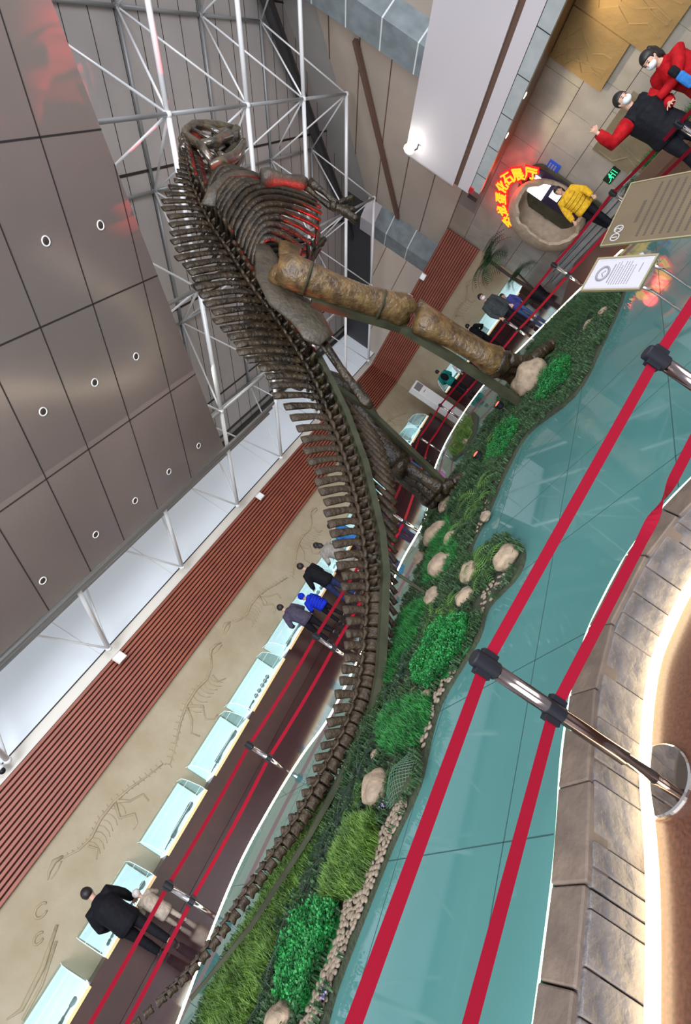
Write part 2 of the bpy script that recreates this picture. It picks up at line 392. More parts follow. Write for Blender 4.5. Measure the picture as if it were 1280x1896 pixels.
# white bulkhead over the entrance
mb = MB(); RF = 10.4
prof = [(6.5, 0), (4.62, 0)]
dbox(mb, 5.0, 16.55, RF, 12, 4.66, 6.5)
mb2 = MB(); N_ = 8
ring = [W(16.55+.35*sin(pi/2*i/N_), RF+.35*(1-cos(pi/2*i/N_)), 0) for i in range(N_+1)]+[W(16.9, 12, 0), W(16.55, 12, 0)]
mb.prism([(p.x, p.y) for p in ring], 4.66, 6.5)
structure(mb.build('bulkhead_upper', 'bulkhead'))
mb = MB(); dbox(mb, 5, 16.6, RF+.08, 12, 4.5, 4.66); structure(mb.build('trim_6', 'recess'))
mb = MB(); dbox(mb, 5, 16.5, RF, 12, 4.11, 4.5); structure(mb.build('bulkhead_lower', 'bulkhead'))
mb = MB(); dbox(mb, 5, 16.2, RF-.01, RF+.15, 3.76, 4.09)
dbox(mb, 5, 16.2, RF+.02, RF+.1, 4.08, 4.12, 1)
for k in range(10): dbox(mb, 6.0+k*1.18, 6.0+k*1.18+.02, RF-.015, RF+.1, 3.76, 4.09, 1)
structure(mb.build('trim_7', ['lintel_tile', 'dark_line']))
mb = MB(); dbox(mb, 5, 16.1, RF+.15, 12.1, 3.84, 4.1); structure(mb.build('ceiling_entrance', 'soffit_brown'))
mb = MB(); mb.prism([tuple(W(16.12, RF-.04, 0))[:2], tuple(W(16.36, RF-.04, 0))[:2], tuple(W(16.36, RF+.3, 0))[:2], tuple(W(16.12, RF+.3, 0))[:2]], 3.98, 4.12)  # end piece carrying the neon's red light as its own colour
tag(mb.build('red_lit_end', 'red_light_tint'), 'far end of the white entrance bulkhead, coloured red for the neon light on it', 'trim')
# tiled wall behind the entrance
mb = MB(); rows = [(-.0, .85), (.85, 1.8), (1.8, 2.8), (2.8, 3.86), (3.86, 4.7)]
rnd = random.Random(3)
dbox(mb, 4, 21.9, 12.03, 12.3, 0, 4.7, 1)
for i, (za, zb) in enumerate(rows):
    D = 4+(i % 2)*.55
    while D < 21.72:
        e = min(D+1.22, 21.72)
        dbox(mb, D+.008, e-.008, 12.0, 12.05, za+.008, zb-.008, 0 if rnd.random() < .6 else 2); D += 1.22
structure(mb.build('wall_entrance', ['tile', 'dark_line', 'tile_b']))

# dark sloping soffit with square panels and downlights
mb = MB(); so = -.35
sof = [(2.3-4.6, 11.5), (10.38, 11.5), (8.29, 2.99), (7.9, 1.2), (7.4, -2), (-2.3, -2)]
n = len(sof)
vs = [(x, y, zroof(y, so)) for x, y in sof]+[(x, y, zroof(y, so+.12)) for x, y in sof]
mb.add(vs, [tuple(range(n-1, -1, -1)), tuple(range(n, 2*n))]+[(i, (i+1) % n, n+(i+1) % n, n+i) for i in range(n)])
def xedge(y):
    for (xa, ya), (xb, yb) in zip(sof[1:4], sof[2:5]):
        if yb <= y <= ya: return xa+(xb-xa)*(y-ya)/(yb-ya)
    return 7
for x in (-1.4, .0, 1.25, 2.5, 3.75, 4.95, 6.05, 7.3, 8.75):   # seams down the slope
    yb = 11.5
    ya = -2 if x < 7.4 else [y for y in [k*.05-2 for k in range(271)] if xedge(y) > x][0]
    mb.hexa([(x-.011, ya, zroof(ya, so-.006)), (x+.011, ya, zroof(ya, so-.006)), (x+.011, yb, zroof(yb, so-.006)), (x-.011, yb, zroof(yb, so-.006)),
             (x-.011, ya, zroof(ya, so+.01)), (x+.011, ya, zroof(ya, so+.01)), (x+.011, yb, zroof(yb, so+.01)), (x-.011, yb, zroof(yb, so+.01))], 1)
for y in (9.1, 6.78, 4.43, 2.1, -.2):
    x1 = xedge(y)
    mb.hexa([(-2.3, y-.011, zroof(y-.011, so-.006)), (x1, y-.011, zroof(y-.011, so-.006)), (x1, y+.011, zroof(y+.011, so-.006)), (-2.3, y+.011, zroof(y+.011, so-.006)),
             (-2.3, y-.011, zroof(y, so+.01)), (x1, y-.011, zroof(y, so+.01)), (x1, y+.011, zroof(y, so+.01)), (-2.3, y+.011, zroof(y, so+.01))], 1)
structure(mb.build('ceiling_soffit', ['soffit', 'dark_line']))
tl = Matrix.Rotation(-radians(25.3), 4, 'X')
def downlight():
    r = empty('ceiling_downlight'); tag(r, 'x', 'downlight', 'downlights in the dark sloping ceiling')
    MB().lathe([(.062, -.004), (.078, -.012), (.088, -.004), (.088, .02), (.062, .02), (.062, -.004)], 24, cap=False).build('rim', 'white_plastic', r, smooth=True)
    MB().lathe([(.001, -.002), (.0625, -.002), (.0625, .01), (.001, .01)], 20).build('lens', 'text_dark', r, smooth=True)
    return r
dl = downlight()
spots = [(6.76, 5.68, 'left one of the upper pair of downlights in the dark ceiling'), (8.03, 5.69, 'right one of the upper pair of downlights in the dark ceiling'),
         (5.46, 8.01, 'leftmost downlight of the middle row in the dark ceiling'), (6.75, 8.03, 'middle downlight of the middle row in the dark ceiling'), (8.0, 8.0, 'rightmost downlight of the middle row in the dark ceiling'),
         (3.95, 10.83, 'leftmost downlight of the row along the low ceiling edge'), (5.43, 10.83, 'second downlight from the left along the low ceiling edge'), (6.73, 10.84, 'third downlight from the left along the low ceiling edge'),
         (8.02, 10.85, 'fourth downlight from the left along the low ceiling edge'), (9.32, 10.85, 'rightmost downlight of the low row, beside the ceiling corner')]
for i, (x, y, lb) in enumerate(spots):
    o = dl if i == 0 else dup(dl)
    o.matrix_world = Matrix.Translation((x, y, zroof(y, so)-.002)) @ tl
    o['label'] = lb

# ------------------------------------------------------------------ space frame under the roof
root = empty('space_frame', (11, 14.2, 4.8)); tag(root, 'white tubular steel space frame carrying the sloping roof above the skeleton', 'roof truss')
inv = root.matrix_world.inverted() if False else Matrix.Translation((-11, -14.2, -4.8))
xs = [1.55, 4.67, 7.8, 10.94, 14.07, 17.2, 20.4, 23.4]; ys = [14.2, 10.85, 7.66, 4.5, 1.35, -1.8]
xo = [3.1, 6.25, 9.4, 12.55, 15.7, 18.8, 22.0]; yo = [13.4, 10.19, 7.03, 3.86, .7]
DOFF = 2.4
inn = lambda i, j: V((xs[i], ys[j], zroof(ys[j])))
def out(i, j): return V((xo[i], yo[j], zroof(yo[j], DOFF)))
def keep(p, q):   # parts of the frame the walls and the wedge of the end wall leave room for
    for s_ in (p, q):
        r = s_.x*dn.x+s_.y*dn.y
        if r > 11.95: return False
    return True
def member(name, p, q, rad, mt):
    if not keep(p, q): return
    MB().tube([inv @ p, inv @ q], rad, 10).build(name, mt, root, smooth=True)
for i in range(len(xs)):
    for j in range(len(ys)):
        p = inn(i, j)
        if not keep(p, p): continue
        if i >= 0 and j+1 < len(ys): member('main_chord', p, inn(i, j+1), .062, 'tube')
        if i+1 < len(xs) and j > 0: member('cross_chord', p, inn(i+1, j), .046, 'tube_grey')
        MB().ball(inv @ p, .085, 12, 8).build('node', 'tube', root, smooth=True)
        for di, dj in ((-1, -1), (0, -1), (-1, 0), (0, 0)):
            a, b = i+di, j+dj
            if 0 <= a < len(xo) and 0 <= b < len(yo) and (j == 0 or True):
                member('diagonal', p, out(a, b), .026 if i > 3 else .030, 'tube')
for i in range(len(xo)):
    for j in range(len(yo)):
        p = out(i, j)
        if not keep(p, p): continue
        if j+1 < len(yo): member('upper_chord', p, out(i, j+1), .045, 'tube_grey')
        if i+1 < len(xo): member('upper_cross_chord', p, out(i+1, j), .042, 'tube_grey')
        MB().ball(inv @ p, .075, 10, 6).build('node', 'tube_grey', root, smooth=True)
mb = MB()
for rr, dz in ((11.35, .0), (11.05, -.1)):
    a, b = W(26.2, rr, 0), W(12, rr, 0)
    mb.tube([inv @ V((a.x, a.y, zroof(a.y, 2.25+dz))), inv @ V((b.x, b.y, zroof(b.y, 2.25+dz)))], .13, 8)
mb.build('edge_girder', 'steel_dark', root)

# ================================================================== THE GLASS ISLAND
ZI = .30
near = [(-6.5, 4.4), (-4, 3.6), (-2, 2.8), (-.9, 2.38), (.0, 2.17), (.43, 2.14), (1.0, 2.12), (1.47, 2.15), (1.85, 2.13), (2.2, 2.06), (2.45, 1.94), (2.68, 1.79), (2.85, 1.62), (2.98, 1.43), (3.08, 1.2), (3.25, .9), (3.6, .5), (4.3, .1), (6, -.15), (8, -.1), (9.0, .3), (10.2, 1.3)]
far = [(11.2, 2.1), (11.9, 2.9), (12.4, 3.5), (13.02, 4.42), (13.84, 5.63), (15.0, 7.0), (15.1, 8.3), (13.9, 9.0), (12.4, 8.9), (10.7, 8.4), (9.2, 7.6), (7.9, 7.2), (6.95, 7.45), (6.0, 7.36), (5.2, 7.3), (4.3, 7.27), (3.33, 7.39), (2.86, 7.96), (2.27, 8.35), (1.46, 8.56), (.62, 8.26), (-.24, 7.7), (-1.2, 7.3), (-3, 7.5), (-6.5, 7.6)]
def smooth_line(pts, k=6):
    res = []; n = len(pts)
    for i in range(n-1):
        p0, p1, p2, p3 = [V((*pts[max(0, min(n-1, j))][:2], 0)) for j in (i-1, i, i+1, i+2)]
        for q in range(k):
            t = q/k
            res.append(.5*((2*p1)+(p2-p0)*t+(2*p0-5*p1+4*p2-p3)*t*t+(3*p1-p0-3*p2+p3)*t**3))
    res.append(V((*pts[-1][:2], 0))); return res
nl, fl = smooth_line(near), smooth_line(far)
outline = [(p.x, p.y) for p in nl+fl]
mb = MB(); mb.prism(outline, .02, ZI)
structure(mb.build('glass_platform', 'glass_floor'))
# joints between the glass sheets
jl = MB()
def onz(px, py, z):
    d = F+IX*((px-640)/950)-IU*((py-948)/950); return V((0, 0, HC))+d*((z-HC)/d.z)
def in_poly(p, poly):
    x, y = p; c = False; j = len(poly)-1
    for i in range(len(poly)):
        if (poly[i][1] > y) != (poly[j][1] > y) and x < (poly[j][0]-poly[i][0])*(y-poly[i][1])/(poly[j][1]-poly[i][1])+poly[i][0]: c = not c
        j = i
    return c
segs = []
def clip_line(fixed, v, lo, hi):
    st = None; t = lo
    while t <= hi:
        ok = in_poly((v, t) if fixed == 'x' else (t, v), outline)
        if ok and st is None: st = t
        if not ok and st is not None:
            segs.append((((v, st), (v, t-.05)) if fixed == 'x' else ((st, v), (t-.05, v)))); st = None
        t += .05
for k in range(-6, 13): clip_line('x', 1.1+1.15*k, -1, 10)
for k in range(-2, 6): clip_line('y', 2.52+1.15*k, -6.4, 16)
for (a, b) in segs:
    a = V((*a, 0)); b = V((*b, 0)); t = (b-a).normalized(); s_ = V((-t.y, t.x, 0))*.003
    jl.hexa([a-s_+V((0,0,ZI-.01)), b-s_+V((0,0,ZI-.01)), b+s_+V((0,0,ZI-.01)), a+s_+V((0,0,ZI-.01)), a-s_+V((0,0,ZI+.0015)), b-s_+V((0,0,ZI+.0015)), b+s_+V((0,0,ZI+.0015)), a+s_+V((0,0,ZI+.0015))])
structure(jl.build('floor_joints', 'joint'))
# stone kerb along the near side: top slabs and upright face stones
def offs(line, o):
    res = []
    for i, p in enumerate(line):
        t = (line[min(i+1, len(line)-1)]-line[max(i-1, 0)]).normalized(); nrm = V((t.y, -t.x, 0)); res.append(p+nrm*o)
    return res
def resample(line, step, jit=0, rnd=random):
    out_ = [line[0]]; need = step*(1+jit*(rnd.random()-.5)); acc = 0
    for a, b in zip(line, line[1:]):
        L = (b-a).length; pos = 0
        while acc+(L-pos) >= need and L > 1e-9:
            pos += need-acc; out_.append(a.lerp(b, pos/L)); acc = 0; need = step*(1+jit*(rnd.random()-.5))
        acc += L-pos
    return out_
rnd = random.Random(5)
seg = [p for p in nl if p.x < 4.0 and p.x > -2.5]
inner = resample(seg, .43, .5, rnd)
def along(line, pts): return pts
kerb_pts = inner
for i in range(len(inner)-1):
    a, b = inner[i], inner[i+1]; t = (b-a).normalized(); nr = V((t.y, -t.x, 0))
    t0 = (inner[max(i-1, 0)]-a); 
    def nrm_at(k):
        q = (inner[min(k+1, len(inner)-1)]-inner[max(k-1, 0)]).normalized(); return V((q.y, -q.x, 0))
    n0, n1 = nrm_at(i), nrm_at(i+1); wd = .185+rnd.random()*.02
    g = t*.004
    p = [a+g, b-g, b-g+n1*wd, a+g+n0*wd]
    zt_ = ZI+.005+rnd.random()*.008
    base = (a+b)/2
    o = MB().hexa([q-base+V((0, 0, .20)) for q in reversed(p)]+[q-base+V((0, 0, zt_)) for q in reversed(p)]).build('kerb_slab', 'curb')
    o.location = base; bevel(o, .008, 2)
    tag(o, 'brown flat stone slab laid along the edge of the teal glass floor', 'stone', 'top slabs of the stone kerb beside the glass floor')
outer = offs(nl, .185); outer = [p for p in outer if p.x > -2.5 and p.x < 4.2]
ordn = ['first ', 'second ', 'third ', 'fourth ', 'fifth ', 'sixth ', 'seventh ', 'eighth ', 'ninth ', 'tenth ', 'eleventh ', 'twelfth ', 'thirteenth ', 'fourteenth ', 'fifteenth ', 'sixteenth ', 'seventeenth ', 'eighteenth ', 'nineteenth ', 'twentieth ']
def relabel(obs, what):
    lo = [o for o in obs if o.location.x < 1.46]; hi = [o for o in obs if o.location.x >= 1.46]
    for k, o in enumerate(reversed(lo)): o['label'] = what+', '+(ordn+['far ']*40)[k]+'one to the left of the foreground post' if k < 20 else what+', beyond the bottom edge of the picture'
    for k, o in enumerate(hi): o['label'] = what+', '+(ordn+['far ']*40)[k]+'one to the right of the foreground post' if k < 20 else what+', beyond the right edge of the picture'
relabel([o for o in COL.objects if o.name.startswith('kerb_slab')], 'brown flat kerb slab')
face = resample(outer, .17, 1.2, rnd)
for i in range(len(face)-1):
    a, b = face[i], face[i+1]; t = (b-a).normalized(); nr = V((t.y, -t.x, 0)); g = t*.003; e_ = .014+rnd.random()*.016
    p = [a+g-nr*.03, b-g-nr*.03, b-g+nr*e_, a+g+nr*(.012+rnd.random()*.014)]; base = (a+b)/2
    sk = t*(rnd.random()-.5)*.02
    o = MB().hexa([q-base+V((0, 0, .0)) for q in reversed(p)]+[q-base+sk*.3+V((0, 0, .285)) for q in reversed(p)]).build('kerb_face_stone', 'curb_face')
    o.location = base; bevel(o, .006, 2)
    tag(o, 'pale grey upright stone in the vertical face of the kerb above the light strip', 'stone', 'upright face stones of the kerb')
relabel([o for o in COL.objects if o.name.startswith('kerb_face')], 'pale grey kerb face stone')
def strip(line, o, r, z, name, mt, flat=1):
    pts = [p+V((0, 0, z)) for p in offs(line, o)]
    return MB().tube(pts, r, 8).build(name, mt, smooth=True)
o = strip([p for p in nl if -2.6 < p.x < 4.2], .242, .026, .026, 'light_strip', 'led'); tag(o, 'warm glowing light strip along the foot of the near stone kerb', 'light strip')
o = strip([p for p in nl if -2.6 < p.x < 3.6], -.006, .006, ZI+.002, 'light_strip', 'led_green'); tag(o, 'thin greenish light line where the teal glass floor meets the brown kerb slabs', 'light strip')
o = strip(fl, .045, .06, ZI-.045, 'light_strip', 'led_far'); tag(o, 'bright light strip along the far edge of the glass platform behind the tail', 'light strip')
o = strip([p for p in fl if 10 > p.x > 2.4], .25, .012, .02, 'light_strip', 'led_far'); o['label'] = 'thin second light line on the floor just outside the far platform edge'; o['category'] = 'light strip'

# ================================================================== PLANTING
bed = [(0.0, 3.85), (0.3, 3.93), (0.56, 3.91), (1.19, 3.78), (1.59, 3.64), (1.95, 3.69), (2.35, 3.69), (2.83, 3.36), (3.19, 3.33), (3.36, 2.95), (3.73, 2.97), (4.19, 3.43), (4.3, 3.92), (4.7, 4.18), (5.21, 4.02), (5.94, 3.91), (6.65, 3.57), (6.29, 2.62), (7.04, 2.24), (8.5, 1.88), (10.05, 2.4), (11.4, 3.2), (12.15, 4.38), (11.0, 5.2), (9.5, 5.6), (8.63, 6.34), (8.08, 7.05), (5.61, 5.95), (4.68, 5.83), (3.34, 5.58), (2.91, 5.46), (2.19, 5.54), (1.58, 6.1), (.72, 6.6), (0.2, 6.75), (-.6, 6.5), (-1.4, 5.4), (-1, 4.2)]
bl = [(p.x, p.y) for p in smooth_line(bed+[bed[0]], 4)][:-1]
o = MB().prism(bl, ZI-.01, ZI+.035).build('planting_bed', 'soil'); tag(o, 'long dark earth bed on the glass floor under the skeleton, carrying moss, ferns and rocks', 'planting bed')
isl = [(9.6, 6.3), (10.4, 6.2), (11.6, 6.6), (12.9, 7.3), (13.0, 8.0), (11.4, 7.7), (10.0, 7.0)]
o = MB().prism(isl, ZI-.01, ZI+.035).build('planting_bed', 'soil'); tag(o, 'small separate planting bed behind the standing leg near the far light strip', 'planting bed')
ZB = ZI+.035
ZONES = [([(0.12, 4.2), (0.2, 3.98), (0.6, 3.93), (0.95, 3.82), (1.2, 3.79), (1.45, 3.68), (1.5, 3.85), (1.25, 3.99), (.92, 4.05), (.84, 4.2), (.68, 4.14), (.4, 4.18)], 225), ([(1.9, 3.70), (2.35, 3.70), (2.55, 3.52), (2.6, 3.72), (2.4, 3.85), (2.0, 3.82)], 34), ([(3.12, 3.36), (3.36, 2.98), (3.55, 3.2), (3.4, 3.55), (3.2, 3.6)], 26), ([(4.6, 4.05), (5.2, 4.05), (5.9, 3.95), (5.9, 4.1), (5.2, 4.2)], 14)]
def inside(p, poly):
    x, y = p; c = False; j = len(poly)-1
    for i in range(len(poly)):
        if (poly[i][1] > y) != (poly[j][1] > y) and x < (poly[j][0]-poly[i][0])*(y-poly[i][1])/(poly[j][1]-poly[i][1])+poly[i][0]: c = not c
        j = i
    return c
def patch(name, poly, kind, dens, h, mt, label, cat, group=None, lean=.5, z=None):
    rn = random.Random(len(bpy.data.objects)); z = ZB if z is None else z
    xs_ = [p[0] for p in poly]; ys_ = [p[1] for p in poly]
    cx, cy = sum(xs_)/len(poly), sum(ys_)/len(poly)
    mb = MB(); ar = (max(xs_)-min(xs_))*(max(ys_)-min(ys_)); n = int(ar*dens); 
    (mb.prism([(p[0]-cx+(cx-p[0])*.06, p[1]-cy+(cy-p[1])*.06) for p in poly], 0, h*.14) if name != 'ground_cover' else None)
    for _ in range(n):
        x, y = rn.uniform(min(xs_), max(xs_)), rn.uniform(min(ys_), max(ys_))
        if not inside((x, y), poly) or (name == 'ground_cover' and any(inside((x, y), z_[0]) for z_ in ZONES)): continue
        lump = .65+.6*noise.noise(V((x*3.1, y*3.1, 2)))
        hh = h*(lump+.35*rn.random())
        p = V((x-cx, y-cy, 0))
        if kind == 'moss':
            for _k in range(8):
                a = rn.random()*6.28; e_ = rn.uniform(.1, 1.0)
                d = V((cos(a)*cos(e_), sin(a)*cos(e_), sin(e_))); c = p+V((0, 0, hh*rn.uniform(.4, 1)))+d*.012; s_ = d.cross(V((0, 0, 1))).normalized()*rn.uniform(.006, .011)
                tip = c+d*rn.uniform(.016, .03)
                mb.add([c, (c+tip)/2+s_, tip, (c+tip)/2-s_], [(0, 1, 2, 3)])
        else:
            for _k in range(5 if kind == 'grass' else 4):
                a = rn.random()*6.28; L = hh*rn.uniform(.7, 1.3); w_ = .003 if kind == 'grass' else .006
                s_ = V((cos(a+1.57), sin(a+1.57), 0))*w_; b0 = p+V((rn.uniform(-.02, .02), rn.uniform(-.02, .02), h*.2))
                m1 = b0+V((cos(a)*L*lean*.3, sin(a)*L*lean*.3, L*.6)); t_ = b0+V((cos(a)*L*lean, sin(a)*L*lean, L*(.95 if kind == 'grass' else .55)))
                mb.add([b0-s_, b0+s_, m1+s_, m1-s_, t_], [(0, 1, 2, 3), (3, 2, 4)])
    o = mb.build(name, mt); o.location = (cx, cy, z)
    return tag(o, label, cat, group, 'stuff')
G1 = [(3.06, 4.47), (3.43, 4.4), (3.3, 3.81), (3.1, 3.45), (2.76, 3.40), (2.55, 3.62), (2.5, 3.92), (2.75, 4.32)]
G2 = [(2.4, 4.78), (2.56, 4.44), (2.41, 3.85), (2.19, 3.72), (1.91, 3.79), (1.92, 4.16), (2.15, 4.61)]
G3 = [(0.95, 4.64), (1.16, 4.73), (1.44, 4.56), (1.4, 4.07), (1.2, 3.92), (0.92, 3.95), (0.84, 4.09), (0.84, 4.48)]
G4 = [(0.47, 5.05), (0.73, 4.95), (0.86, 4.63), (0.8, 4.23), (0.67, 4.11), (0.43, 4.13), (0.2, 4.19), (0.24, 4.63)]
G5 = [(1.78, 5.75), (1.63, 5.24), (0.97, 5.28), (0.5, 5.6), (0.24, 6.42), (0.5, 6.5), (1.22, 6.15)]
G6 = [(3.0, 5.34), (3.37, 5.4), (4.39, 5.33), (4.06, 4.7), (3.49, 4.75), (2.97, 4.93)]
G6b = [(1.97, 5.31), (2.21, 5.3), (2.94, 5.24), (2.95, 4.95), (2.45, 4.95), (1.9, 5.05)]
G7 = [(6.9, 4.5), (7.98, 4.6), (7.8, 4.08), (7.08, 3.7), (6.46, 3.88)]
G8 = [(7.33, 3.42), (8.24, 3.34), (8.14, 2.97), (7.49, 2.69), (6.79, 2.73), (6.95, 3.17)]
G9 = [(11.4, 4.1), (11.3, 3.5), (10.05, 2.65), (8.8, 2.1), (8.25, 2.1), (8.7, 2.6), (8.9, 3.1), (10.13, 3.97)]
G11 = [(7.3, 5.6), (8.1, 5.45), (8.3, 4.9), (7.4, 4.72), (6.17, 4.77), (6.4, 5.3)]
G12 = [(5.9, 5.6), (6.4, 5.4), (5.3, 4.72), (4.8, 4.4), (4.45, 4.35), (4.58, 5.16)]
G14 = [(0.24, 6.3), (0.6, 5.54), (0.58, 5.14), (0.3, 5.11), (-.3, 5.0), (-.8, 5.4), (-0.36, 6.2)]
G15 = [(8.7, 5.6), (9.3, 5.2), (8.9, 4.9), (8.3, 5.0), (8.1, 5.4)]
patch('moss_mat', G1, 'moss', 2600, .12, 'moss', 'bright green curly moss mat beside the tall chrome post top, largest of the moss mats', 'moss')
patch('grass_mat', G2, 'grass', 2300, .11, 'grass_bright', 'bright green short grass mat between the netted boulder and the curly moss mat', 'grass')
patch('grass_mat', G3, 'grass', 3000, .12, 'grass_olive', 'olive green fine grass mat below the smooth boulder, beside the pebbles', 'grass')
patch('moss_mat', G4, 'moss', 3000, .11, 'moss', 'bright green curly moss mat nearest the camera, below the olive grass', 'moss')
patch('grass_mat', G5, 'grass', 1900, .10, 'grass_olive', 'long olive grass strip lying right under the tail', 'grass')
patch('grass_mat', G6, 'grass', 1500, .14, 'grass_bright', 'bright green grass strip under the middle of the tail, beside the rocks', 'grass')
patch('grass_mat', G6b, 'brush', 1500, .14, 'grass_dark', 'dark ragged grass under the tail between rail and netted boulder', 'grass')
patch('moss_mat', G7, 'moss', 900, .14, 'moss', 'bright green moss mat between the standing foot and the teal floor', 'moss')
patch('moss_mat', G8, 'moss', 900, .16, 'moss', 'bright green moss mat beside the boulder in front of the standing foot', 'moss')
patch('grass_mat', G9, 'grass', 420, .18, 'grass_dark', 'dark green grass at the far right end of the bed below the white notice', 'grass')
patch('grass_mat', G11, 'brush', 620, .22, 'grass_dark', 'dark bushy greenery behind the bright moss, between the two feet', 'grass')
patch('grass_mat', G12, 'grass', 900, .12, 'grass_bright', 'short green grass around the cluster of round boulders', 'grass')
patch('grass_mat', G14, 'grass', 1500, .14, 'grass_olive', 'olive grass at the tail tip end of the bed, beside the nearest curly moss', 'grass')
patch('grass_mat', G15, 'brush', 600, .2, 'grass_dark', 'low dark greenery right behind the standing foot', 'grass')
patch('grass_mat', [(9.9, 6.5), (10.6, 6.4), (11.0, 6.8), (10.8, 7.3), (10.1, 6.95)], 'grass', 600, .2, 'grass_olive', 'green clump on the small bed, nearer the feet', 'grass')
patch('moss_mat', [(11.2, 6.6), (12.7, 7.3), (12.7, 7.8), (11.4, 7.5)], 'moss', 420, .22, 'grass_olive', 'olive mossy clump on the small bed close to the far light strip', 'moss')

def frond(mb, base, az, L, rise, droop, wl, n=12, nleaf=13, mi=0):
    pts = []; p = V(base); el = rise
    d = V((cos(az), sin(az), 0))
    for i in range(n+1):
        pts.append(p.copy()); el -= droop/n; p = p+(d*cos(el)+V((0, 0, sin(el))))*(L/n)
        if p.z < .012: p.z = .012
    mb.tube(pts, [.0045*(1-.7*i/n) for i in range(n+1)], 4, mi)
    s_ = V((-d.y, d.x, 0))
    for i in range(nleaf):
        t = (i+1)/(nleaf+1); k = int(t*n); q = pts[k].lerp(pts[min(k+1, n)], t*n-k); tg = (pts[min(k+1, n)]-pts[k]).normalized()
        l = wl*sin(pi*min(1, t*.85+.12))
        for sg in (-1, 1):
            e_ = q+s_*sg*l+tg*l*.35-V((0, 0, l*.12)); w_ = tg*(L/nleaf*.36)
            mb.add([q-w_*.6, q+w_*.6, e_+w_*.15, e_-w_*.15] if sg > 0 else [q+w_*.6, q-w_*.6, e_-w_*.15, e_+w_*.15], [(0, 1, 2, 3)], mi)
def fern(x, y, size, mt, label, group=None, nf=9, rise=1.1, seed=0, name='fern'):
    rn = random.Random(seed+int(x*100)); mb = MB()
    for i in range(nf): frond(mb, (0, 0, .01), i*6.283/nf+rn.uniform(-.25, .25), size*rn.uniform(.75, 1.1), rise*rn.uniform(.7, 1.1), 1.8*rn.uniform(.8, 1.1), size*.2)
    o = mb.build(name, mt); o.location = (x, y, ZB)
    return tag(o, label, 'fern', group)
for i, (x, y, s_, mt, lb) in enumerate([
    (3.75, 3.45, .42, 'fern', 'light green fern growing beside the lone boulder at the edge of the teal floor'),
    (4.05, 3.8, .38, 'fern', 'light green fern behind the lone edge boulder, between two rocks'),
    (3.45, 4.0, .40, 'fern', 'long-fronded pale fern drooping between the boulders above the curly moss'),
    (3.62, 4.45, .34, 'fern', 'green fern at the upper end of the large curly moss mat'),
    (6.1, 4.5, .55, 'fern', 'large olive fern on the bed halfway between the feet and the boulders'),
    (5.3, 4.35, .42, 'grass_dark', 'dark green fern leaning over the bed edge above the round boulders'),
    (6.7, 5.3, .45, 'grass_dark', 'dark fern in front of the farther foot'),
    (7.9, 4.9, .45, 'fern', 'reddish green fern beside the standing foot'),
    (9.9, 3.2, .5, 'grass_dark', 'dark fern at the right end of the bed'),
    (8.5, 2.6, .4, 'fern_dark', 'blackish fern between the two small boulders at the right end'),
    (1.62, 4.75, .28, 'fern', 'yellow-green fern at the upper end of the olive grass mat'),
    (7.2, 6.3, .5, 'leaf_palm', 'broad green leafy plant at the farther foot below the tail'),
    (5.0, 5.2, .4, 'grass_dark', 'dark fern beside the boulder nearest the light strip'),
    (3.0, 4.75, .35, 'fern_dark', 'blackish fern lying between tail and curly moss')]):
    fern(x, y, s_, mt, lb, seed=i)
rn = random.Random(11)
line_ = smooth_line([(.2, 5.0), (.6, 5.15), (.95, 4.98), (1.3, 4.95), (1.6, 4.95), (1.9, 4.85), (2.2, 4.95), (2.6, 4.85)], 3)
for i, p in enumerate(line_):
    mb = MB()
    for k in range(6): frond(mb, (0, 0, .03), atan2(-.6, -.8)+rn.uniform(-1.1, 1.1)+(pi if k % 3 == 2 else 0), rn.uniform(.22, .38), rn.uniform(.2, .8), 1.0, .05, 10, 16)
    o = mb.build('dark_fern', 'fern_dark'); o.location = (p.x, p.y+rn.uniform(-.06, .06), ZB)
    tag(o, 'blackish green feathery fern lying along the middle of the bed between the grass mats', 'fern', 'dark feathery ferns along the middle of the bed')
bl2 = []
for i, p in enumerate(bl):
    a, b = V((*bl[i-1], 0)), V((*bl[(i+1) % len(bl)], 0)); t = (b-a).normalized(); nn = V((t.y, -t.x, 0)); bl2.append((p[0]+nn.x*rn.uniform(-.02, .09), p[1]+nn.y*rn.uniform(-.02, .09)))
patch('ground_cover', bl2, 'brush', 420, .10, 'grass_dark', 'ragged dark greenery covering the earth of the long planting bed between the mats', 'ground cover')
for i, (x, y, s_, mt) in enumerate([(5.6, 4.3, .4, 'fern'), (6.6, 4.2, .42, 'grass_dark'), (6.0, 5.0, .45, 'grass_dark'), (7.7, 4.0, .4, 'grass_dark'), (8.9, 3.3, .4, 'grass_dark'), (9.3, 2.7, .4, 'fern'), (10.4, 3.5, .45, 'grass_dark'), (5.5, 4.6, .4, 'fern')]):
    fern(x, y, s_, mt, 'ragged fern on the bed, '+['below the large olive fern', 'right of the large olive fern near the teal floor', 'behind the large olive fern', 'behind the first boulder of the standing foot', 'right of the boulder before the standing foot', 'light green, beside the two small right-hand boulders', 'at the far right tip of the bed', 'light green, above the topmost big round boulders'][i], 'ferns in the far half of the bed', seed=i+40)
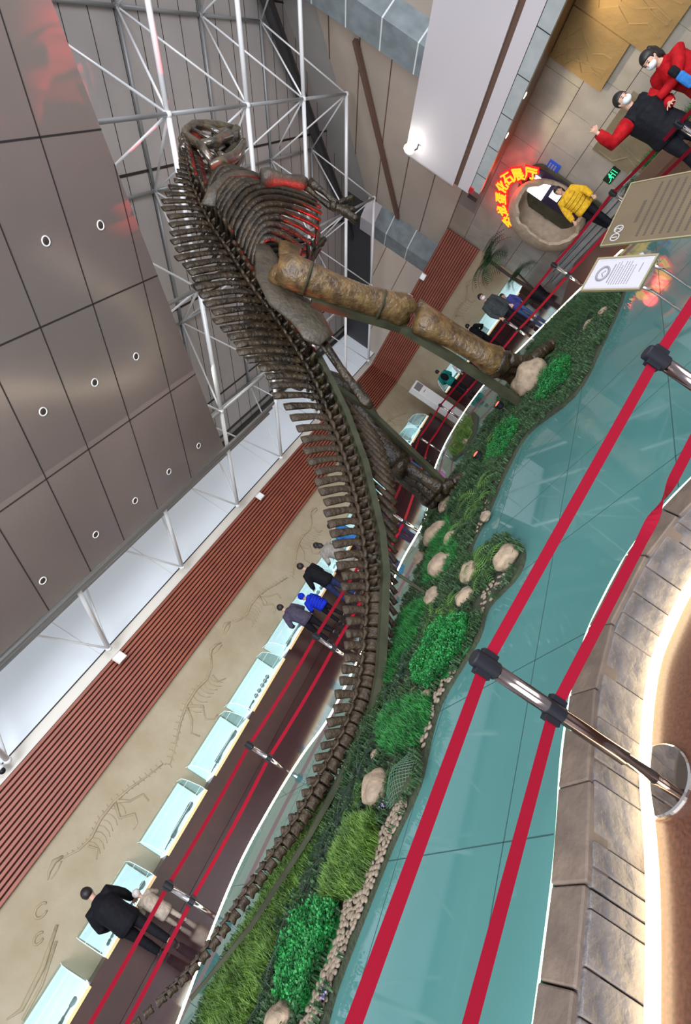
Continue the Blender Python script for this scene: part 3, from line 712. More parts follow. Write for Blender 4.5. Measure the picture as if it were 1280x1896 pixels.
# rocks
rocks = [(8.56, 3.74, 0.30, 'big tan boulder in front of the standing foot'), (3.60, 3.08, 0.13, 'round tan boulder alone at the edge of the teal floor, beside the light ferns'), (5.95, 5.5, 0.2, 'large round boulder at the upper end of the boulder cluster below the farther foot'), (5.3, 4.81, 0.12, 'oval boulder next to the large round one below the farther foot'),
 (4.72, 4.78, 0.17, 'broad pinkish boulder in the middle of the cluster'), (5.75, 5.95, 0.13, 'pale boulder nearest the light strip, under the tail'), (4.09, 4.67, 0.13, 'boulder half covered by grass at the lower end of the cluster'), (3.93, 3.82, 0.13, 'boulder under the light green fern beside the lone edge boulder'),
 (3.52, 3.75, 0.12, 'small boulder under the drooping pale fern'), (2.45, 3.95, 0.065, 'pale smooth stone at the lower tip of the large curly moss mat'), (2.62, 4.28, 0.05, 'small grey stone beside the pale smooth one'), (2.38, 4.48, 0.08, 'stone half hidden behind the short grass mat'),
 (1.64, 4.24, 0.155, 'large smooth brown boulder beside the green net'), (2.05, 4.66, 0.06, 'small dark stone above the large smooth boulder'), (7.0, 5.75, 0.16, 'upright grey boulder at the farther foot'), (8.22, 2.22, 0.08, 'small boulder at the right end of the bed, closer to the white notice'),
 (8.35, 2.5, 0.10, 'small tan boulder at the right end, next to the dark fern'), (10.2, 6.55, 0.10, 'small stone on the small separate bed'), (10.6, 7.0, 0.12, 'larger stone on the small separate bed, beside the light strip'), (0.12, 4.5, 0.12, 'grey boulder at the bottom end of the bed nearest the camera'),
 (5.05, 3.95, 0.08, 'small stone at the bed edge beside the large olive fern')]
for i, (x, y, r, lb) in enumerate(rocks):
    rx, ry, rz_ = r*(1+.2*rn.random()), r*(.85+.15*rn.random()), r*(.62+.15*rn.random())
    o = MB().ball((0, 0, 0), (rx, ry, rz_), 24, 16, nz=.22, seed=i+2).build('rock', 'rock', smooth=True)
    o.location = (x, y, ZB+rz_*.72); o.rotation_euler = (0, 0, rn.random()*3); tag(o, lb, 'rock')
# green net over the ground beside the smooth boulder
mb = MB(); cx, cy = 1.66, 3.86
nh = lambda x, y: .02+.11*math.exp(-((x)**2+(y)**2)/.03)
for k in range(-9, 10):
    for sgn in (1, -1):
        pts = []
        for q in range(-9, 10):
            u_, v_ = k*.026, q*.026
            x, y = (u_+v_)*.7, (u_-v_)*.7*sgn
            if x*x/.06+y*y/.03 < 1: pts.append((x, y, nh(x, y)))
        if len(pts) > 2: mb.tube(pts, .0022, 4)
o = mb.build('green_net', 'net'); o.location = (cx, cy, ZB); o.rotation_euler = (0, 0, -.5); tag(o, 'dark green diamond mesh net spread beside the large smooth boulder', 'net')
o = MB().ball((0, 0, 0), (.20, .14, .10), 20, 12, nz=.2).build('soil_heap', 'soil', smooth=True); o.location = (cx, cy, ZB); o.rotation_euler = (0, 0, -.5)
tag(o, 'low dark earth heap under the green mesh net', 'soil')
mb = MB()
for x, y in ((1.78, 4.12), (1.52, 3.98), (1.5, 4.06), (.33, 3.97)):
    for k in range(9): mb.ball((x-1.6+rn.uniform(-.03, .03), y-4+rn.uniform(-.03, .03), .03+rn.random()*.02), .008, 6, 4)
o = mb.build('lilac_flowers', 'lilac'); o.location = (1.6, 4, ZB); tag(o, 'small lilac flowers scattered round the large smooth boulder', 'flowers', None, 'stuff')
# pebbles along the lower border
peb = MB().ball((0, 0, 0), (1, .72, .5), 12, 8, nz=.12, seed=4).build('pebble', 'pebble', smooth=True)
zones = ZONES
first = True
for poly, cnt in zones:
    xs_ = [p[0] for p in poly]; ys_ = [p[1] for p in poly]; placed = []; tries = 0
    while len(placed) < cnt and tries < 9000:
        tries += 1
        p = (rn.uniform(min(xs_), max(xs_)), rn.uniform(min(ys_), max(ys_)))
        s_ = rn.uniform(.019, .031)
        if not inside(p, poly) or any((p[0]-q[0])**2+(p[1]-q[1])**2 < (.030)**2 for q in placed): continue
        placed.append(p)
        if first: o = peb; first = False
        else: o = peb.copy(); COL.objects.link(o)
        o.location = (p[0], p[1], ZB+s_*.42+rn.random()*.006); o.scale = (s_, s_, s_); o.rotation_euler = (rn.uniform(-.2, .2), rn.uniform(-.2, .2), rn.random()*6)
        tag(o, 'small smooth pebble in the border between the bed and the teal floor', 'pebble', 'pebbles along the edge of the planting bed')

# ================================================================== CABINETS AND CASES
def zz(o): return o
o = MB().box((-9, 13.62, 0), (21.7, YW-.01, .83)).box((-9, 13.66, 0), (21.7, 13.67, .10)).build('cabinet_base', 'cabinet'); bevel(o, .01)
tag(o, 'long dark red-brown plinth under the lit cases along the left wall', 'cabinet')
o = MB().box((22.85, 7.3, 0), (XW-.01, 13.0, .72)).build('cabinet_base', 'cabinet'); bevel(o, .01)
tag(o, 'dark red-brown plinth under the lit cases on the end wall by the palm', 'cabinet')
def make_case(L, label):
    r = empty('display_case'); tag(r, label, 'display case', 'lit display cases along the walls')
    MB().box((0, 0, 0), (L, .88, .03)).build('light_bed', 'lightbox', r)
    MB().box((.02, .86, .03), (L-.02, .88, .60)).build('back_panel', 'back_light', r)
    MB().box((0, -.035, -.05), (L, .0, .012)).build('front_trim', 'gold_trim', r)
    sec = [(0, .03), (0, .14), (.22, .46), (.42, .60), (.88, .64)]
    mb = MB(); n = len(sec)
    vs = [(0, y, z) for y, z in sec]+[(L, y, z) for y, z in sec]
    fs = [(i, i+1, n+i+1, n+i) for i in range(n-1)]
    e0 = [(0, .88, .03)]; k = len(vs); vs += [(0, .88, .03), (L, .88, .03)]
    fs += [tuple(list(range(n))+[k]), tuple([k+1]+list(range(2*n-1, n-1, -1)))]
    mb.add(vs, fs); h = mb.build('hood', 'acrylic', r)
    s_ = h.modifiers.new('thickness', 'SOLIDIFY'); s_.thickness = .006
    e_ = MB()
    for x in (0, L):
        e_.tube([(x, y, z) for y, z in sec], .007, 6)
    e_.tube([(0, .22, .46), (L, .22, .46)], .005, 6); e_.tube([(0, 0, .14), (L, 0, .14)], .005, 6); e_.build('hood_edges', 'back_light', r)
    return r
def fossil(kind, loc, rz, label, sc_=1):
    mb = MB(); rn = random.Random(kind*7+int(loc[0]*10))
    if kind == 0:
        mb.tube([(-.3, 0, .03), (-.1, .03, .05), (.15, 0, .05), (.32, -.03, .03)], [.05, .03, .028, .055], 8)
        mb.ball((.34, -.04, .04), (.05, .04, .035), 10, 6, nz=.3)
    elif kind == 1:
        pts = [(-.35+.07*k, .04*sin(k*.7), .04) for k in range(11)]; mb.tube(pts, .016, 6)
        for k in range(2, 8):
            for sg in (-1, 1): mb.tube([pts[k], (pts[k][0]+.03, sg*.07, .05), (pts[k][0]+.05, sg*.11, .02)], .008, 5)
        mb.ball((.40, .02, .04), (.075, .04, .04), 10, 6, nz=.2)
        for x in (-.1, .2):
            for sg in (-1, 1): mb.tube([(x, 0, .03), (x+.05, sg*.10, .03), (x-.02, sg*.17, .02)], .01, 5)
    else:
        for k in range(5): mb.ball((-.25+.13*k, rn.uniform(-.04, .04), .05), (.055, .05, .045), 12, 8, nz=.15, seed=k)
    o = mb.build('fossil', 'specimen', smooth=True); o.location = loc; o.rotation_euler = (0, 0, rz); o.scale = (sc_,)*3
    return tag(o, label, 'fossil', 'fossils inside the lit cases')
names = ['partly out of frame at the lower left', 'behind the man in black with the child', 'first right of the big man', 'second right of the big man', 'third right of the big man', 'beside the person in purple-grey', 'behind the blue-jacketed child',
         'left of the person in the grey coat', 'by the visitor in the sky-blue jacket', 'behind the tail spines', 'hidden behind the tail base', 'beside the visitors in white and black', 'second from the white air conditioner', 'closest to the white air conditioner']
L_ = [(-2.15, -.62), (-.2, 1.22), (1.62, 3.05), (3.4, 4.9), (5.15, 6.85), (7.2, 8.65), (8.95, 10.4), (10.75, 12.2), (12.55, 13.9), (14.2, 15.5), (15.8, 17.1), (17.4, 18.6), (18.85, 19.95), (20.2, 21.3)]
fk = ['long pale bone', 'small dark skeleton', 'row of round eggs']
for i, (a, b) in enumerate(L_):
    c = make_case(b-a, 'lit glass case '+names[i]); c.location = (a, 13.6, .84)
    kd = [1, 1, 0, 0, 2, 0, 2, 1, 0, 2, 1, 0, 2, 1][i]
    fossil(kd, ((a+b)/2, 14.0, .872), pi*.5*0+.2*((i*37) % 5-2), fk[kd]+' in the case '+names[i], 1.25)
    if b-a > 1.35: fossil((kd+1) % 3, (a+.3, 14.15, .872), .7, 'smaller '+fk[(kd+1) % 3]+' in the case '+names[i], .7)
nr = ['by the teal-jacketed visitor at the corner', 'behind the crouching dark visitor', 'longest one, ending beside the potted palm']
for i, (y1, y0) in enumerate([(12.9, 11.7), (11.2, 9.95), (9.6, 7.32)]):
    c = make_case(y1-y0, 'lit glass display case on the end wall, '+nr[i]); c.location = (22.82, y1, .73); c.rotation_euler = (0, 0, -pi/2)
    fossil(i % 3, (23.25, (y0+y1)/2, .762), pi/2, fk[i % 3]+' in the end wall case '+nr[i], 1.2)
# standing air conditioner
r = empty('air_conditioner', (22.0, 13.15, 0), -.35); tag(r, 'tall white floor-standing air conditioner in the corner of the hall', 'air conditioner')
b = MB().box((-.28, -.2, 0), (.28, .2, 2.25)).build('housing', 'white_plastic', r); bevel(b, .02)
g = MB().box((-.22, -.212, 1.82), (.22, -.2, 2.15), 0)
for k in range(8): g.box((-.21, -.22, 1.84+k*.038), (.21, -.21, 1.85+k*.038), 1)
g.build('air_grille', ['paper_grey', 'paper_mid'], r)
MB().box((-.09, -.206, 1.62), (.09, -.2, 1.65)).build('control_label', 'paper_grey', r)
# fossil skeletons modelled in low relief on the sandy walls
def relief(x, z, s, flip, mirror_wall, label, skull=True, leg=True):
    mb = MB(); fx = -1 if flip else 1
    def P(u_, v_): return (x+fx*u_*s, YW-.005, z+v_*s) if not mirror_wall else (XW-.005, x-fx*u_*s, z+v_*s)
    sp = [(-1.5, -.35), (-1.1, -.2), (-.7, -.02), (-.3, .1), (.1, .12), (.45, .05), (.75, .12), (1.0, .3)]
    mb.tube([P(*p) for p in sp], [.012, .02, .03, .035, .035, .03, .022, .02], 6)
    k = 0
    for i in range(len(sp)-1):
        for t in (0, .33, .66):
            u_, v_ = sp[i][0]+(sp[i+1][0]-sp[i][0])*t, sp[i][1]+(sp[i+1][1]-sp[i][1])*t
            h_ = .10 if i < 5 else .06
            mb.tube([P(u_, v_), P(u_-.03, v_+h_)], .009, 5)
            if 3 <= i <= 4 or (i == 5 and t < .5): mb.tube([P(u_, v_), P(u_-.05, v_-.14), P(u_-.02, v_-.28), P(u_+.05, v_-.38)], .009, 5)
            elif i < 3: mb.tube([P(u_, v_), P(u_-.03, v_-.07)], .008, 5)
    if skull:
        mb.tube([P(.98, .32), P(1.12, .40), P(1.30, .36), P(1.42, .28)], [.03, .055, .035, .012], 8); mb.tube([P(1.05, .28), P(1.2, .24), P(1.38, .24)], .014, 6)
    if leg:
        mb.tube([P(-.3, .05), P(-.12, -.22), P(-.34, -.45), P(-.22, -.62), P(-.08, -.63)], [.04, .028, .024, .02, .015], 6)
        mb.tube([P(-.36, .05), P(-.5, -.2), P(-.75, -.36), P(-.7, -.56)], [.04, .026, .022, .016], 6)
        mb.tube([P(.6, .0), P(.55, -.2), P(.72, -.32)], [.024, .018, .012], 6)
    o = mb.build('fossil_relief', 'sand_relief', smooth=True)
    return tag(o, label, 'relief')
relief(1.7, 2.35, 1.0, True, False, 'sand-coloured dinosaur skeleton relief with a skull above the man in black')
relief(5.0, 2.25, 1.15, False, False, 'sand-coloured running skeleton relief above the third and fourth cases')
relief(8.3, 2.4, 1.0, True, False, 'sand-coloured curled skeleton relief above the purple-grey visitor')
relief(11.6, 2.3, 1.1, False, False, 'sand-coloured skeleton relief on the wall behind the tail spines')
relief(20.2, 2.15, 1.1, True, False, 'sand-coloured rib relief on the wall left of the white air conditioner')
relief(9.6, 2.35, 1.0, False, True, 'faint sand-coloured skeleton relief above the standing man in dark grey')
mb = MB()
for (u_, v_, ra, rb) in ((-.15, 2.38, .13, .10), (-.5, 2.1, .10, .07)):
    mb.tube([(u_+ra*cos(t*.42), YW-.005, v_+rb*sin(t*.42)) for t in range(13)], .022, 6)
mb.tube([(-.2, YW, 1.95), (-.8, YW, 1.72), (-1.4, YW, 1.62), (-1.6, YW, 1.75)], [.03, .05, .04, .015], 8); mb.tube([(-.4, YW, 1.78), (-1.0, YW, 1.55), (-1.5, YW, 1.5)], .028, 8)
o = mb.build('fossil_relief', 'sand_relief', smooth=True); tag(o, 'sand-coloured skull relief with two round eye rings beside the slatted band at lower left', 'relief')
# small floodlights standing on the ledge
def flood(loc, rz, label, glow='soft_glow'):
    r = empty('floodlight', loc, rz); tag(r, label, 'floodlight')
    b = MB().box((-.14, -.06, -.12), (.14, .04, .12)).build('housing', 'white_plastic', r); bevel(b, .015)
    MB().box((-.105, -.066, -.085), (.105, -.06, .085)).build('lens', glow, r)
    MB().tube([(-.0, .03, -.0), (0, .10, .06), (0, .14, .16)], .015, 8).build('bracket', 'tube_grey', r)
flood((4.62, 14.2, 4.5), .2, 'small square white floodlight on the slatted band at the second lowest truss foot')
flood((11.83, 14.2, 4.5), .2, 'small square white floodlight on the slatted band, right of the dark ceiling corner')
flood((23.45, 9.2, 4.55), -pi/2, 'small square white floodlight at the top of the slatted band under the lower stone column')
flood((23.4, 10.3, 4.62), -pi/2, 'small white floodlight on the slatted band right above the skeleton knee')
r = empty('camera_dome', (1.35, 14.3, 4.86)); tag(r, 'white security camera on the ledge at the left edge of the picture', 'camera')
MB().lathe([(.01, .12), (.09, .11), (.11, .02), (.10, 0)], 20).build('housing', 'white_plastic', r, smooth=True)
MB().ball((0, 0, -.03), .07, 16, 10).build('lens', 'black_plastic', r, smooth=True)
# spotlight fixed to the bulkhead
p = W(15.9, RF-.28, 6.28); r = empty('spotlight', p); tag(r, 'glowing white spotlight fixed to the edge of the white bulkhead', 'spotlight')
MB().ball((0, 0, 0), (.13, .13, .17), 16, 10).build('lamp_head', 'lamp_glow', r, smooth=True)
q = dn*.28; MB().tube([(0, 0, -.12), V((q.x*.5, q.y*.5, -.2)), V((q.x, q.y, -.16))], .025, 8).build('bracket', 'steel_dark', r)
point('spotlight_lamp', p-dn*.5, 14, (1, .96, .85), .15)

# ================================================================== BARRIER POSTS AND BELTS
def make_post(mt='chrome', big=True):
    r = empty('stanchion'); tag(r, 'x', 'barrier post', 'chrome barrier posts')
    MB().lathe([(.174, 0), (.178, .008), (.176, .02), (.168, .026), (.05, .032), (.03, .034)], 64).build('base', 'base_disc', r, smooth=False)
    MB().lathe([(.028, .02), (.028, .20), (.036, .205), (.036, .93)], 40).build('pole', mt, r, smooth=True)
    MB().lathe([(.038, .92), (.042, .925), (.042, 1.045), (.036, 1.052), (.001, 1.052)], 40).build('cap', 'black_plastic', r, smooth=False)
    for z in (.985, .60):
        c = MB().box((-.062, -.02, z-.04), (-.036, .02, z+.04)).box((.036, -.02, z-.04), (.062, .02, z+.04)); c.lathe([(.038, z-.045), (.0395, z-.045), (.0395, z+.045), (.038, z+.045)], 32)
        b = c.build('belt_clip', 'black_plastic', r); bevel(b, .004)
    return r
nearp = make_post('chrome_dark'); farp = make_post('chrome')
NP = [(-1.45, 2.42), (1.46, 1.85), (3.05, .86), (4.5, -.45)]
FP = [(-1.6, 9.1), (.79, 8.98), (2.86, 8.86), (4.8, 8.15), (7.99, 7.60), (14.6, 10.2), (15.95, 9.55), (14.3, 5.35), (13.0, 3.3), (12.1, 1.57), (10.2, .28), (8.6, -1.0)]
nlab = ['chrome barrier post just outside the frame at lower left', 'large chrome barrier post in the foreground with its mirror base on the brown granite', 'chrome barrier post with black cap at the right edge, beyond the foreground one', 'chrome barrier post outside the frame on the right']
flab = ['chrome barrier post at the lower left beyond the frame edge', 'chrome barrier post behind the tail tip, below the man in black', 'chrome barrier post beside the bright strip, second from the tail tip', 'chrome barrier post left of the tail spines, below the blue-jacketed child',
        'chrome barrier post seen right of the tail, below the farther foot', 'chrome barrier post behind the leg, below the two white cases', 'chrome barrier post below the white air conditioner', 'chrome barrier post below the standing man in dark grey', 'chrome barrier post in front of the potted palm, left of the white notice',
        'chrome barrier post at the stone steps beside the brown board', 'chrome barrier post in front of the woman in red', 'chrome barrier post beyond the right edge']
def place(posts, proto, labs, grp):
    for i, (x, y) in enumerate(posts):
        o = proto if i == 0 else dup(proto); a = V(posts[max(i-1, 0)]); b = V(posts[min(i+1, len(posts)-1)]); d = b-a
        o.location = (x, y, 0); o.rotation_euler = (0, 0, atan2(d.y, d.x)); o['label'] = labs[i]; o['group'] = grp
place(NP, nearp, nlab, 'foreground chrome barrier posts'); place(FP, farp, flab, 'far chrome barrier posts')
def belt(a, b, z, label, grp, hw=.0275, sag=.01, twist=None, name='barrier_belt'):
    a = V((*a, 0)); b = V((*b, 0)); d = (b-a); L = d.length; t = d/L; a = a+t*.05; b = b-t*.05; s_ = V((-t.y, t.x, 0))
    n = 48 if twist else 16; mb = MB(); ring = []
    for i in range(n+1):
        u_ = i/n; p = a.lerp(b, u_)+V((0, 0, z-sag*4*u_*(1-u_)))
        if twist:
            k = max(0, min(1, (u_-twist+.12)/.24)); ang = pi*(k*k*(3-2*k))
        else: ang = 0
        up = V((0, 0, cos(ang)))+s_*sin(ang); nn = t.cross(up).normalized()*.0012
        ring += [p-up*hw-nn, p+up*hw-nn, p+up*hw+nn, p-up*hw+nn]
    fs = []
    for i in range(n):
        for j in range(4): fs.append((i*4+j, i*4+(j+1) % 4, (i+1)*4+(j+1) % 4, (i+1)*4+j))
    fs += [(3, 2, 1, 0), (n*4, n*4+1, n*4+2, n*4+3)]
    o = mb.add(ring, fs).build(name, 'belt'); return tag(o, label, 'barrier belt', grp)
bn = ['left of the foreground post', 'between the foreground post and the right edge post', 'beyond the post at the right edge']
for i in range(3):
    belt(NP[i], NP[i+1], .985, 'wide red upper belt '+bn[i], 'foreground red belts', hw=.0285, sag=.0)
    belt(NP[i], NP[i+1], .60, ('twisted ' if i == 1 else '')+'wide red lower belt '+bn[i], 'foreground red belts', hw=.0285, sag=.0, twist=.62 if i == 1 else None)
fb = ['at the lower left, in front of the man in black', 'in front of the cases behind the tail tip', 'left of the tail spines below the first visitors', 'crossing behind the middle of the tail', 'in front of the visitors in white and black', 'behind the standing leg below the air conditioner', 'in front of the standing man in dark grey', 'between the standing man and the potted palm', 'in front of the stone steps and egg doorway', 'in front of the tiled wall with the exit sign', 'crossing in front of the woman in red']
for i in range(len(FP)-1):
    belt(FP[i], FP[i+1], .985, 'thin red upper barrier belt '+fb[i], 'far red belts', hw=.028, sag=.02)
    belt(FP[i], FP[i+1], .60, 'thin red lower barrier belt '+fb[i], 'far red belts', hw=.028, sag=.02)

# ================================================================== ENTRANCE: STEPS, EGG DOORWAY, SIGNS, PALM
def on_wall(mb, D0, D1, r0, r1, z0, z1, mi=0): return dbox(mb, D0, D1, r0, r1, z0, z1, mi)
mb = MB()
for k, (ra, z) in enumerate(((10.85, .15), (11.15, .30), (11.45, .45))):
    dbox(mb, 13.9+k*.1, 18.7-k*.1, ra, 11.97, z-.15 if k else 0, z-.02); dbox(mb, 13.9+k*.1, 18.7-k*.1, ra-.01, 11.97, z-.02, z, 0); dbox(mb, 13.9+k*.1, 18.7-k*.1, ra-.012, ra, z-.05, z-.03, 1)
o = mb.build('stone_steps', ['step_stone', 'dark_line']); tag(o, 'three pale grey stone steps leading up to the egg-shaped doorway', 'steps')
r = empty('egg_doorway', W(17.15, 11.98, .45)); tag(r, 'big beige broken-eggshell doorway under the red neon writing', 'doorway')
inv = -W(17.15, 11.98, .45)
EC = W(16.95, 11.5, 1.62); AX = (-dd*.80-dn*.60).normalized(); A2 = V((0, 0, 1)); A1 = A2.cross(AX).normalized()
rn = random.Random(9); N_, K_ = 56, 14
jag = [radians(58)+radians(7)*noise.noise(V((cos(2*pi*i/N_)*2.6, sin(2*pi*i/N_)*2.6, 3)))*2+rn.uniform(-.025, .025) for i in range(N_)]
def eggp(i, j, sc_):
    ph = 2*pi*i/N_; th = jag[i]+(pi-jag[i])*j/K_
    d = AX*cos(th)+(A1*cos(ph)+A2*sin(ph))*sin(th)
    p = EC+(dd*d.dot(dd)*1.28+dn*d.dot(dn)*.74+V((0, 0, d.z*1.32)))*sc_
    rr = p.x*dn.x+p.y*dn.y
    if rr > 11.97: p = p-dn*(rr-11.97)
    p.z = max(.46, p.z); return p+inv
mb = MB(); vs = [eggp(i, j, 1) for i in range(N_) for j in range(K_+1)]+[eggp(i, j, .90) for i in range(N_) for j in range(K_+1)]
M1 = N_*(K_+1); fs = []; mi_ = []
for i in range(N_):
    i2 = (i+1) % N_
    for j in range(K_):
        a, b = i*(K_+1)+j, i2*(K_+1)+j
        fs += [(a, b, b+1, a+1), (M1+a, M1+a+1, M1+b+1, M1+b)]
    fs.append((i*(K_+1), M1+i*(K_+1), M1+i2*(K_+1), i2*(K_+1)))
mb.add(vs, fs); mb.build('eggshell', ['egg'], r, smooth=False)
def wall_arch(D0, D1, z0, z1, r0, r1, mt, nm):
    pts = [(D0, z0)]+[((D0+D1)/2-(D1-D0)/2*cos(pi*t/12), z1-.5+.5*sin(pi*t/12)) for t in range(13)]+[(D1, z0)]
    n = len(pts); vs = [W(D, r0, z)+inv for D, z in pts]+[W(D, r1, z)+inv for D, z in pts]
    MB().add(vs, [tuple(range(n)), tuple(range(2*n-1, n-1, -1))]+[(i, n+i, n+(i+1) % n, (i+1) % n) for i in range(n)]).build(nm, mt, r)
wall_arch(15.75, 17.6, .46, 3.0, 11.90, 11.97, 'egg_dark', 'inner_wall')
wall_arch(15.85, 17.0, .46, 2.85, 11.86, 11.90, 'purple_dark', 'opening')
for (D0, D1, z0, z1) in ((16.15, 16.9, 2.05, 2.62), (16.1, 16.55, 1.6, 1.92), (15.95, 16.3, .7, 1.15)):
    mb = MB(); dbox(mb, D0, D1, 11.80, 11.86, z0, z1); mb.v = [tuple(V(v)+inv) for v in mb.v]; mb.build('lit_panel', 'screen', r)
def text_mesh(body, size, extrude, offset=0, bold=0):
    c = bpy.data.curves.new('t', 'FONT'); c.body = body; c.size = size; c.extrude = extrude; c.offset = offset; c.align_x = 'CENTER'; c.align_y = 'CENTER'
    c.resolution_u = 3
    o = bpy.data.objects.new('t', c); COL.objects.link(o); dg = bpy.context.evaluated_depsgraph_get()
    me = bpy.data.meshes.new_from_object(o.evaluated_get(dg)); bpy.data.objects.remove(o); return me
def frame_mat(origin, X, Y):
    X = V(X).normalized(); Y = V(Y).normalized(); Z = X.cross(Y).normalized(); Y = Z.cross(X)
    m = Matrix.Identity(4)
    for i in range(3): m[i][0], m[i][1], m[i][2], m[i][3] = X[i], Y[i], Z[i], origin[i]
    return m
sign = empty('neon_sign', W(17.35, 11.7, 3.2)); tag(sign, 'arched red and yellow neon writing over the eggshell doorway', 'neon sign')
ctr = (-17.35, 2.15); invs = Matrix.Translation(-W(17.35, 11.7, 3.2))
for ch, D, z in zip('恐龙蛋化石展厅', (18.61, 18.31, 17.82, 17.32, 16.86, 16.45, 16.1), (2.62, 2.98, 3.22, 3.36, 3.33, 3.10, 2.76)):
    ang = atan2(z-ctr[1], -D-ctr[0])-pi/2
    X = -dd*cos(ang)+V((0, 0, sin(ang))); Y = dd*sin(ang)+V((0, 0, cos(ang)))
    for nm, off, rr, mt, ex in (('character_glow', .042, 11.78, 'neon_red', .02), ('character', .003, 11.74, 'neon_yellow', .02)):
        me = text_mesh(ch, .46, ex, off); me.materials.clear(); me.materials.append(M[mt])
        o = bpy.data.objects.new(nm, me); COL.objects.link(o); o.parent = sign
        o.matrix_local = invs @ frame_mat(W(D, rr, z), X, Y)
for D, z in ((18.3, 2.9), (17.3, 3.3), (16.4, 3.0)): point('neon_light', W(D, 11.45, z+.15), 16, (1, .04, .04), .2)
# relief slabs on the tiled wall
for k, (quads, mt, lb) in enumerate([([(11.45, 12.75, 2.32, 3.82)], 'relief_slab', 'ochre sandstone relief slab high on the tiled wall, nearer the white bulkhead'),
        ([(9.9, 11.42, 1.72, 3.82)], 'relief_slab', 'large ochre relief slab above the woman in red'), ([(12.35, 14.25, .12, 1.66)], 'relief_slab_g', 'greenish-brown relief slab low on the tiled wall behind the people hugging'),
        ([(7.2, 9.0, 2.0, 3.8)], 'relief_slab', 'ochre relief slab at the upper right corner')]):
    mb = MB()
    for q in quads:
        dbox(mb, q[0], q[1], 11.90, 12.0, q[2], q[3])
        rr = random.Random(k)
        for t in range(5):
            a = rr.uniform(q[0]+.2, q[1]-.2); pts = [W(a+rr.uniform(-.1, .1)*s, 11.90, q[2]+.15+(q[3]-q[2]-.3)*s/5) for s in range(6)]
            mb.tube(pts, .018, 6)
    o = mb.build('relief_slab', mt); tag(o, lb, 'wall relief', 'stone relief slabs on the tiled wall')
# signs
r = empty('blue_sign', W(15.72, 11.97, 2.1)); tag(r, 'small blue notice with white writing on the tiled wall beside the eggshell', 'sign')
mb = MB(); dbox(mb, 15.48, 15.96, 11.955, 12.0, 2.12, 2.5); mb.v = [tuple(V(v)-W(15.72, 11.97, 2.1)) for v in mb.v]; mb.build('plate', 'blue_sign', r)
mb = MB()
for j, z in enumerate((2.40, 2.31, 2.22)):
    for k in range(5): dbox(mb, 15.54+k*.075, 15.59+k*.075, 11.945, 11.956, z, z+.05)
mb.v = [tuple(V(v)-W(15.72, 11.97, 2.1)) for v in mb.v]; mb.build('lettering', 'paper', r)
c_ = W(14.68, 11.97, .66); r = empty('exit_sign', c_); tag(r, 'small green lit exit sign with running figure low on the tiled wall', 'exit sign')
mb = MB(); dbox(mb, 14.40, 14.96, 11.94, 12.0, .66, .90); mb.v = [tuple(V(v)-c_) for v in mb.v]; mb.build('housing', 'exit_black', r)
mb = MB(); q = lambda D, z: W(D, 11.935, z)-c_
mb.ball(q(14.66, .855), .022, 10, 6); mb.tube([q(14.67, .83), q(14.70, .76)], .02, 6); mb.tube([q(14.70, .76), q(14.66, .73), q(14.67, .68)], .013, 6); mb.tube([q(14.70, .76), q(14.74, .73), q(14.79, .72)], .013, 6)
mb.tube([q(14.67, .82), q(14.62, .79), q(14.58, .80)], .010, 6); mb.tube([q(14.67, .82), q(14.73, .81), q(14.75, .77)], .010, 6)
mb.tube([q(14.56, .69), q(14.56, .87), q(14.46, .87), q(14.46, .69)], .008, 4); mb.tube([q(14.80, .70), q(14.90, .70)], .008, 4)
mb.build('running_figure', 'exit_green', r)
# palm in a pot
pp = W(19.25, 10.55, 0); r = empty('potted_palm', pp); tag(r, 'tall potted palm left of the eggshell doorway', 'potted plant')
MB().lathe([(.22, 0), (.30, .42), (.32, .44), (.28, .44), (.27, .40), (.001, .40)], 28).build('pot', 'black_plastic', r, smooth=False)
MB().tube([(0, 0, .38), (.03, .02, .9), (-.04, .03, 1.5), (-.02, 0, 2.35)], [.07, .06, .055, .06], 8).build('trunk', 'bark', r, smooth=True)
MB().tube([(.08, 0, .38), (.16, -.05, .8), (.25, -.1, 1.2)], [.045, .035, .03], 8).build('trunk', 'bark', r, smooth=True)
rn = random.Random(2)
for (bx, by, bz, nn, LL) in ((-.02, 0, 2.35, 22, 1.3), (.25, -.1, 1.2, 11, .8)):
    for i in range(nn):
        mb = MB(); frond(mb, (bx, by, bz), i*6.283/nn+rn.random()*.4, LL*rn.uniform(.75, 1.1), rn.uniform(.5, 1.3), 1.9, .42, 12, 16)
        mb.build('frond', 'leaf_palm', r)
for (D, rr, lb, s_) in ((13.6, 11.2, 'leafy green plant at the right end of the stone steps', .5), (19.9, 10.2, 'low leafy green plant on the floor beside the potted palm', .45)):
    p = W(D, rr, 0); r = empty('potted_plant', p); tag(r, lb, 'potted plant')
    MB().lathe([(.14, 0), (.19, .3), (.17, .3), (.001, .28)], 24).build('pot', 'step_stone', r)
    mb = MB()
    for i in range(14): frond(mb, (0, 0, .28), i*.45+rn.random(), s_*rn.uniform(.7, 1.1), rn.uniform(.6, 1.4), 1.5, .16, 8, 7)
    mb.build('leaves', 'leaf_palm', r)
r0 = W(12.0, 11.2, 0)
mb = MB(); dbox(mb, 9.6, 13.3, 11.1, 11.2, 0, .32); dbox(mb, 9.6, 13.3, 11.2, 11.9, 0, .26); o = mb.build('wall_planter', ['recess']); tag(o, 'low brown stone planter along the foot of the tiled wall', 'planter')
pl = [tuple(W(D, rr, 0))[:2] for D, rr in ((9.7, 11.25), (13.2, 11.25), (13.2, 11.85), (9.7, 11.85))]
patch('planter_grass', pl, 'grass', 320, .22, 'grass_bright', 'bright green grass in the low planter behind the people hugging', 'grass', z=.26)

